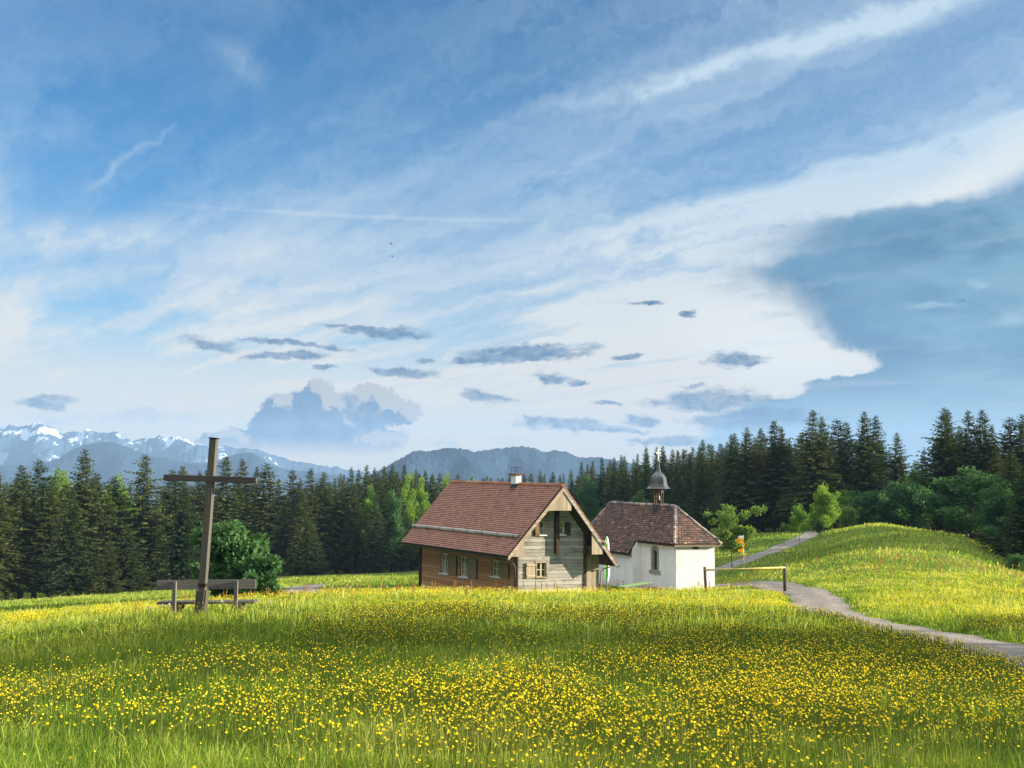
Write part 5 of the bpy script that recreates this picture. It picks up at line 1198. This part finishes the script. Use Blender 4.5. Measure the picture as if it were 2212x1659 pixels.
# broadleaf crowns that show between the spruces
for px, py, Yd, kd, lab in ((*L4(385, 492), 200, 0, 'fresh green leafy crown between two tall spruces at the far left'), (*L4(430, 500), 206, 0, 'green leafy crown just left of the broad tall spruce on the left'), (*L4(800, 535), 206, 2, 'fresh green leafy crown left of the thin ragged spruce near the cross arm'), (*L4(735, 600), 200, 0, 'mid green leafy crown in the left stand below the fresh green one'),
    (*R5(292, 380), 240, 2, 'fresh green leafy tree low among the spruces left of the house'), (*R5(560, 298), 258, 2, 'light green leafy tree in front of the dark pointed spruce left of the roof'), (*R5(650, 322), 262, 2, 'light green leafy tree closest to the roof ridge end'), (*R5(600, 285), 272, 0, 'mid green leafy crown behind the two light green ones'), (*R5(440, 420), 240, 1, 'dark leafy tree at the foot of the middle stand'),
    (*R2(150, 400), 270, 1, 'round mid green leafy crown left of the chapel turret'), (*R2(640, 540), 226, 1, 'dark leafy tree right behind the chapel ridge'), (*R5(870, 290), 285, 0, 'green leafy crown above the house ridge'), (*R5(1040, 335), 280, 2, 'small bright leafy crown just above the house ridge'), (*R6(1130, 580), 176, 2, 'sunlit leafy tree glimpsed through the bare stems'), (1010, 1195, 200, 0, 'young leafy tree at the wood foot left of the house corner')):
    p = at(px * .46293, py * .46293, Yd); g = gz(p[0], Yd); hh = p[2] - g; plant(BRO[kd], p[0], Yd, hh, lab, 'tree', None, None, min(1.0, 8.5 / hh * 1.1) if hh > 9 else 1.0)
# the wood behind them
def mass():
    g = np.random.default_rng(5); edge = [(-140, 196), (0, 200), (300, 214), (600, 250), (900, 262), (1200, 300), (1400, 262), (1560, 212), (1740, 206), (1900, 206), (2060, 176), (2300, 150)]
    top = [(-140, 1000), (0, 1010), (300, 1025), (450, 1030), (600, 1035), (720, 1022), (850, 1012), (1000, 1021), (1200, 1014), (1300, 1000), (1420, 972), (1540, 950), (1640, 930), (1740, 930), (1900, 935), (1960, 985), (2000, 985), (2040, 915), (2300, 905)]
    spec = [('left', -130, 640, 40, 'tall spruce deep in the stand behind the cross and bench', 'spruces deep in the left stand'), ('mid', 640, 1240, 68, 'small spruce of the far wood whose tips show above the house roof', 'spruces of the far wood'), ('right', 1240, 1760, 52, 'dark spruce in the shaded wood behind the chapel', 'spruces in the shaded wood'), ('hill', 1760, 2260, 24, 'dark spruce in the wood behind the right hill', 'spruces behind the right hill')]
    under = []
    for nm, a, b, n, lab, grp in spec:
        for i in range(n):
            px = a + (b - a) * (i + g.random()) / n; Yd = np.interp(px, *zip(*edge)) + 2 + 75 * g.random() ** 1.3
            if nm == 'right' and Yd < 235 and px < 1560: Yd += 20
            py = np.interp(px, *zip(*top)) + abs(g.normal(0, 1)) * 16 + (10 if nm == 'left' else 0)
            p = at(px * .46293, py * .46293, Yd); gr = gz(p[0], Yd); plant(SPR[int(g.integers(0, 8))], p[0], Yd, max(6, p[2] - gr), lab, 'spruce', grp, None, g.uniform(.9, 1.25))
        for i in range(int(n * .5)):      # undergrowth at the foot of the wood
            px = a + (b - a) * (i + g.random()) / (n * .5); Yd = np.interp(px, *zip(*edge)) + 8 + 30 * g.random()
            x = at(px * .46293, 1100, Yd)[0]
            if nm != 'hill': under.append((x, Yd, gz(x, Yd) - .1, g.uniform(7, 13) / 24, g.uniform(1.2, 1.7), g.random() * 6.28))
    lo = spruce_mesh(777, 24, 5.2, .03, .25, .3, .85, .42); nv = len(lo.vertices); co = np.empty(nv * 3, np.float32); lo.vertices.foreach_get('co', co); co = co.reshape(-1, 3)
    ti = np.empty(len(lo.polygons) * 3, np.int32); lo.loops.foreach_get('vertex_index', ti); ti = ti.reshape(-1, 3); tn = np.empty(len(lo.polygons), np.float32); lo.attributes['tint'].data.foreach_get('value', tn)
    Vs, Ts = [], []
    for q, (x, y, z, k, sx, r) in enumerate(under):
        c, s_ = math.cos(r), math.sin(r); X = np.stack([(co[:, 0] * c - co[:, 1] * s_) * k * sx + x, (co[:, 0] * s_ + co[:, 1] * c) * k * sx + y, co[:, 2] * k + z], 1); Vs.append(X); Ts.append(ti + nv * q)
    bpy.data.meshes.remove(lo)
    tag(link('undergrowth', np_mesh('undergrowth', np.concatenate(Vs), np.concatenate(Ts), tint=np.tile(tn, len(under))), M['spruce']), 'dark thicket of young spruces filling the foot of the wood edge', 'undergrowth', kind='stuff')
mass()
# the wood outside the frame on the right, whose shadows band the meadow
def shade():
    g = np.random.default_rng(9)
    sp = [(50, 14.6, 17), (57, 13.2, 18), (60, 12.2, 24), (62, 15.2, 22), (70, 114, 20), (70, 104, 20), (74, 109, 22), (72, 100, 17), (79, 120, 22), (44, 17.2, 11.5), (47, 20.2, 11), (48, 25.2, 10.6), (20, 7.0, 5.5), (23, 5.6, 6.2), (17, 8.3, 4.4), (25, 8.6, 6.6), (29, 6.4, 8), (22, 4.6, 6), (41, 1.5, 8),
          (74, 118, 22), (80, 134, 24), (86, 112, 24), (78, 105, 20), (110, 180, 26), (96, 185, 26),]
    for i, (x, y, h) in enumerate(sp): plant(SPR[i % 8], x, y, h, 'spruce of the wood outside the right edge of the view', 'spruce', 'spruces outside the right edge', None, 1.15)
shade()

# ------------------------------------------------------------------ meadow: blades, flowers, sorrel
def scatter(n, y0, y1, expo, tmax=.68):
    u = RNG.random(n); e = 2 - expo
    y = (y0 ** e + u * (y1 ** e - y0 ** e)) ** (1 / e) if abs(e) > 1e-6 else y0 * (y1 / y0) ** u
    x = (RNG.random(n) * 2 - 1) * tmax * (y + 1.5); return x, y
HB = None
def footprint_ok(x, y):
    ok = np.ones(len(x), bool)
    V = dirz(-33); U = dirz(74); R1 = at(563.5, 485.3, 78); A = np.linalg.inv(np.array([[U[0], V[0]], [U[1], V[1]]]))
    q = A @ np.stack([x - R1[0], y - R1[1]]); ok &= ~((q[0] > -2.75) & (q[0] < 3.7) & (q[1] > 1.1) & (q[1] < 15.5))
    V = dirz(-29); U = dirz(79); K = at(676.2, 588.1, 93); A = np.linalg.inv(np.array([[U[0], V[0]], [U[1], V[1]]]))
    q = A @ np.stack([x - K[0], y - K[1]]); ok &= ~((q[0] > -.05) & (q[0] < 3.5) & (q[1] > -.05) & (q[1] < 5)); ok &= ~((q[0] > -.85) & (q[0] < 4.3) & (q[1] > 4.9) & (q[1] < 14))
    return ok
def fdens(x, y):      # where the buttercups stand thick
    n = fbm(x * .16 + 9, y * .16 + 3, 4, 5); n2 = fbm(x * .7, y * .5, 3, 8)
    t = x / y; d = .10 + 1.0 * (n - .38)
    band = np.clip(1 - np.abs(y - 44) / 15, 0, 1) * .62
    band += np.exp(-((y - 15.0 - .9 * (x - 3)) / 3.6) ** 2) * np.clip((x + 1.5) / 4, 0, 1) * 1.0          # thick strip on the right
    band += np.exp(-((y - 12.6) / 1.8) ** 2) * np.clip((x + 3.2) / 3, 0, 1) * .32
    d = np.where(y > 62, (d - .12) * 1.3, d); band += np.exp(-((y - 27) / 8.0) ** 2) * .42 * np.clip((x + 9) / 6, 0, 1) + np.clip((y - 45) / 20, 0, 1) * .15 * (t > .1)
    d = d + band - .10 * np.clip((-t - .15) / .25, 0, 1) - .16 * np.clip((11 - y) / 3, 0, 1) * np.clip((2.0 - x) / 4, .15, 1)
    d = d * np.clip((n2 - .30) * 4.2, .12, 2.0); return np.clip(d, .02, 1.6)
def grass():
    n = 1080000; x, y = scatter(n, 6.2, 75, 1.60); x2, y2 = scatter(110000, 75, 185, 1.5); x = np.concatenate([x, x2]); y = np.concatenate([y, y2])
    ok = (pdist(x, y) > .16 * RNG.normal(0, 1, len(x))) & footprint_ok(x, y); x = x[ok]; y = y[ok]; n = len(x); z = zfun(x, y)
    tuft = fbm(x * 1.7, y * 1.7, 3, 21); big = fbm(x * .22 + 5, y * .22, 3, 33); pd = pdist(x, y)
    H = (.10 + .30 * tuft + .14 * (big - .5)) * np.clip(.42 + y / 45, .54, 1) * RNG.uniform(.55, 1.25, n); H *= np.clip(.35 + pd / 1.2, .35, 1)
    tall = RNG.random(n) < .05; H = np.where(tall, H * 1.75, H); H *= np.where(y > 75, 1.1, 1); H *= 1 - .55 * np.exp(-((y - 68) / 14) ** 2) * np.clip((x - 3) / 6, 0, 1)
    wd = np.maximum(.0026, .00042 * y) * RNG.uniform(.7, 1.5, n)
    az = RNG.random(n) * 6.283; side = np.stack([np.cos(az), np.sin(az), np.zeros(n)], 1)
    la = RNG.random(n) * 6.283; lean = np.abs(RNG.normal(0, .45, n)) + .08
    ld = np.stack([np.cos(la) + .25, np.sin(la), np.zeros(n)], 1)
    b = np.stack([x, y, z - .02], 1); up = np.array([0, 0, 1.0])
    m = b + up * (H * .55)[:, None] + ld * (H * lean * .35)[:, None]; t = b + up * (H * (1 - .25 * lean))[:, None] + ld * (H * lean)[:, None]
    w = side * wd[:, None]
    V = np.stack([b - w, b + w, m + w * .75, m - w * .75, t], 1).reshape(-1, 3); i = np.arange(n) * 5
    T = np.concatenate([np.stack([i, i + 1, i + 2], 1), np.stack([i, i + 2, i + 3], 1), np.stack([i + 3, i + 2, i + 4], 1)])
    tint = np.clip(.38 + .55 * (tuft - .5) + .7 * (big - .5) + RNG.normal(0, .18, n) + .22 * tall - .06 * (y > 62) - .05 * (y < 12), 0, 1)
    dry = np.clip((fbm(x * .10 + 70, y * .10, 3, 61) - .42) * 4, 0, 1) * (y > 62); tint = np.clip(tint + .30 * dry, 0, 1)
    mt = mat_leaf('grass blades', [(0, g_(.045, .105, .018)), (.35, g_(.125, .215, .030)), (.62, g_(.27, .35, .055)), (.85, g_(.42, .42, .11)), (1, g_(.55, .47, .22))], .42, tcol=1.6)
    tag(link('grass', np_mesh('grass', V, T, tint=np.concatenate([tint] * 3)), mt), 'tall green meadow grass covering the slopes', 'grass', kind='stuff')
grass()
def flowers():
    n = 300000; x, y = scatter(n, 6.5, 70, 1.32); x2, y2 = scatter(26000, 60, 150, 1.2); x = np.concatenate([x, x2]); y = np.concatenate([y, y2])
    ok = (RNG.random(len(x)) < fdens(x, y) * .82) & (pdist(x, y) > .12) & footprint_ok(x, y); x = x[ok]; y = y[ok]
    n = len(x); z = zfun(x, y); H = RNG.uniform(.24, .48, n) * np.clip(.6 + pdist(x, y) / 2, .6, 1)
    lean = RNG.normal(0, .05, (n, 2)); c = np.stack([x + lean[:, 0], y + lean[:, 1], z + H], 1)
    r = np.where(y < 58, np.maximum(.0108, .00034 * y), .00028 * y) * RNG.uniform(.75, 1.2, n)
    nr = norm(np.stack([RNG.normal(.18, .5, n), RNG.normal(-.30, .5, n), np.ones(n)], 1)); a = norm(np.cross(nr, RNG.normal(0, 1, (n, 3)))); b = np.cross(nr, a)
    k = 5; ang = np.arange(k) * 2 * math.pi / k; vs = [c]
    for q in range(k):
        for off, rr, up_ in ((0, .72, .12), (.5 * 2 * math.pi / k, 1.0, .42)):
            A = ang[q] + off; vs.append(c + (a * math.cos(A) + b * math.sin(A)) * (r * rr)[:, None] + nr * (r * up_)[:, None])
    V = np.stack(vs, 1).reshape(-1, 3); m = 2 * k + 1; i = np.arange(n) * m
    T = np.concatenate([np.stack([i, i + 1 + q, i + 1 + (q + 1) % (2 * k)], 1) for q in range(2 * k)])
    t = np.clip(RNG.normal(.5, .2, n), 0, 1)
    mt = mat_leaf('buttercup petals', [(0, g_(.82, .56, .008)), (.5, g_(.92, .70, .014)), (1, g_(.93, .78, .05))], .38, tcol=1.15)
    tag(link('buttercups', np_mesh('buttercups', V, T, tint=np.concatenate([t] * (2 * k))), mt), 'countless yellow buttercups spread over the meadow', 'flowers', kind='stuff')
    # stems
    nn = n; keep = y < 32; bx = np.stack([x, y, z], 1)[keep]; tp = c[keep]; wd = np.maximum(.0016, .00022 * y[keep]); s = np.stack([np.ones(keep.sum()), np.zeros(keep.sum()), np.zeros(keep.sum())], 1) * wd[:, None]
    Vs = np.stack([bx - s, bx + s, tp + s * .7, tp - s * .7], 1).reshape(-1, 3); i = np.arange(keep.sum()) * 4
    ms = mat_leaf('flower stems', [(0, g_(.06, .11, .02)), (1, g_(.14, .18, .04))], .2)
    tag(link('flower_stems', np_mesh('flower_stems', Vs, np.stack([i, i + 1, i + 2, i + 3], 1), tint=RNG.random(keep.sum())), ms), 'thin green stems under the buttercups', 'stems', kind='stuff')
flowers()
def sorrel():
    x, y = scatter(7000, 24, 130, 1.0); n0 = fbm(x * .09 + 70, y * .09, 3, 61); t = x / y
    pr = .6 * np.clip((n0 - .52) * 4, 0, 1) * np.clip((y - 20) / 20, 0, 1) * np.where(y > 80, .45, 1) + .10 * np.exp(-((y - 50) / 8) ** 2) * (np.abs(t + .06) < .2)
    pr = pr * .6 + .75 * np.exp(-((y - 82) / 9) ** 2) * np.clip((t - .27) / .08, 0, 1)
    ok = (RNG.random(len(x)) < pr) & (pdist(x, y) > .4) & footprint_ok(x, y); x = x[ok]; y = y[ok]; n = len(x); z = zfun(x, y); H = RNG.uniform(.45, .85, n)
    V = []; T = []; tt = []
    c0 = np.stack([x, y, z], 1); wd = np.maximum(.0025, .00013 * y)
    ln = RNG.normal(0, .06, (n, 2))
    def P(f): return c0 + np.stack([ln[:, 0] * f, ln[:, 1] * f, H * f], 1)
    s = np.stack([np.ones(n), np.zeros(n), np.zeros(n)], 1); s2 = np.stack([np.zeros(n), np.ones(n), np.zeros(n)], 1)
    for sv in (s, s2):
        prof = [(0, .4), (.5, .4), (.58, 2.2), (.78, 3.0), (.92, 2.0), (1, .3)]
        for (f0, w0), (f1, w1) in zip(prof[:-1], prof[1:]):
            i = len(V) * 4
            V.append(None); 
            q = np.stack([P(f0) - sv * (wd * w0)[:, None], P(f0) + sv * (wd * w0)[:, None], P(f1) + sv * (wd * w1)[:, None], P(f1) - sv * (wd * w1)[:, None]], 1).reshape(-1, 3)
            V[-1] = q; tt.append(np.clip(RNG.normal(.25 if f0 < .5 else .7, .18, n), 0, 1))
    VV = np.concatenate(V); k = len(VV) // 4; i = np.arange(k) * 4
    mt = mat_leaf('sorrel heads', [(0, g_(.16, .18, .05)), (.4, g_(.34, .22, .09)), (.8, g_(.50, .28, .14)), (1, g_(.56, .42, .22))], .3, tcol=1.2)
    tag(link('sorrel', np_mesh('sorrel', VV, np.stack([i, i + 1, i + 2, i + 3], 1), tint=np.concatenate(tt)), mt), 'reddish sorrel stalks rising above the meadow grass', 'sorrel', kind='stuff')
sorrel()
def dandelions():
    m = mat_leaf('dandelion fluff', [(0, g_(.6, .6, .58)), (1, g_(.8, .8, .78))], .4, tcol=1.0); g = np.random.default_rng(3)
    n = 260; d = norm(g.normal(0, 1, (n, 3))); V, T = diamonds(d * .008, d, norm(np.cross(d, g.normal(0, 1, (n, 3)))), np.full(n, .026), np.full(n, .012))
    me = np_mesh('seed_head', V, T, tint=g.random(len(T))); me.materials.append(m)
    sb = MB(); sb.tube([(0, 0, -.5), (.01, 0, -.2), (0, 0, -.005)], .004, 5); sm = bpy.data.meshes.new('stem'); sm.from_pydata(sb.v, [], sb.f); sm.materials.append(M['leaf_mid'])
    for px, py in ((645 / .9, 1338), (326, 1322), (366, 1331), (479, 1325), (352, 1310), (915, 1272), (1010, 1273), (700, 1290), (756, 1297), (836, 1284), (1100, 1278), (1262, 1285), (584, 1318), (1235, 1275)):
        Yd = 46 if px > 600 else 26.5; x = at(px * .46293, 600, Yd)[0]; z = gz(x, Yd) + .5
        r = empty('dandelion', (x, Yd, z), 'white dandelion seed head on a thin stalk in the meadow', 'dandelion', 'dandelion clocks in the meadow'); k = 1.5 if Yd > 40 else 1.15; r.scale = (k, k, k)
        for nm, mm in (('seed_head', me), ('stem', sm)): o = bpy.data.objects.new(nm, mm); COL.objects.link(o); o.parent = r
dandelions()

# ------------------------------------------------------------------ air
def haze():
    mb = MB(); mb.box(lambda a, b, d: np.array([a, b, d]), -13500, 13500, -60, 9600, -700, 350)
    m = bpy.data.materials.new('haze'); m.use_nodes = True; nt = NT(m.node_tree); nt.n.clear()
    o = nt.new('ShaderNodeOutputMaterial'); v = nt.new('ShaderNodeVolumePrincipled'); v.inputs['Color'].default_value = (.36, .58, .92, 1); v.inputs['Density'].default_value = .00009; v.inputs['Anisotropy'].default_value = 0.0
    nt.l.new(v.outputs[0], o.inputs['Volume'])
    tag(mb.build('haze', m), 'thin blue evening haze over the valley and mountains', 'haze', kind='stuff')
haze()
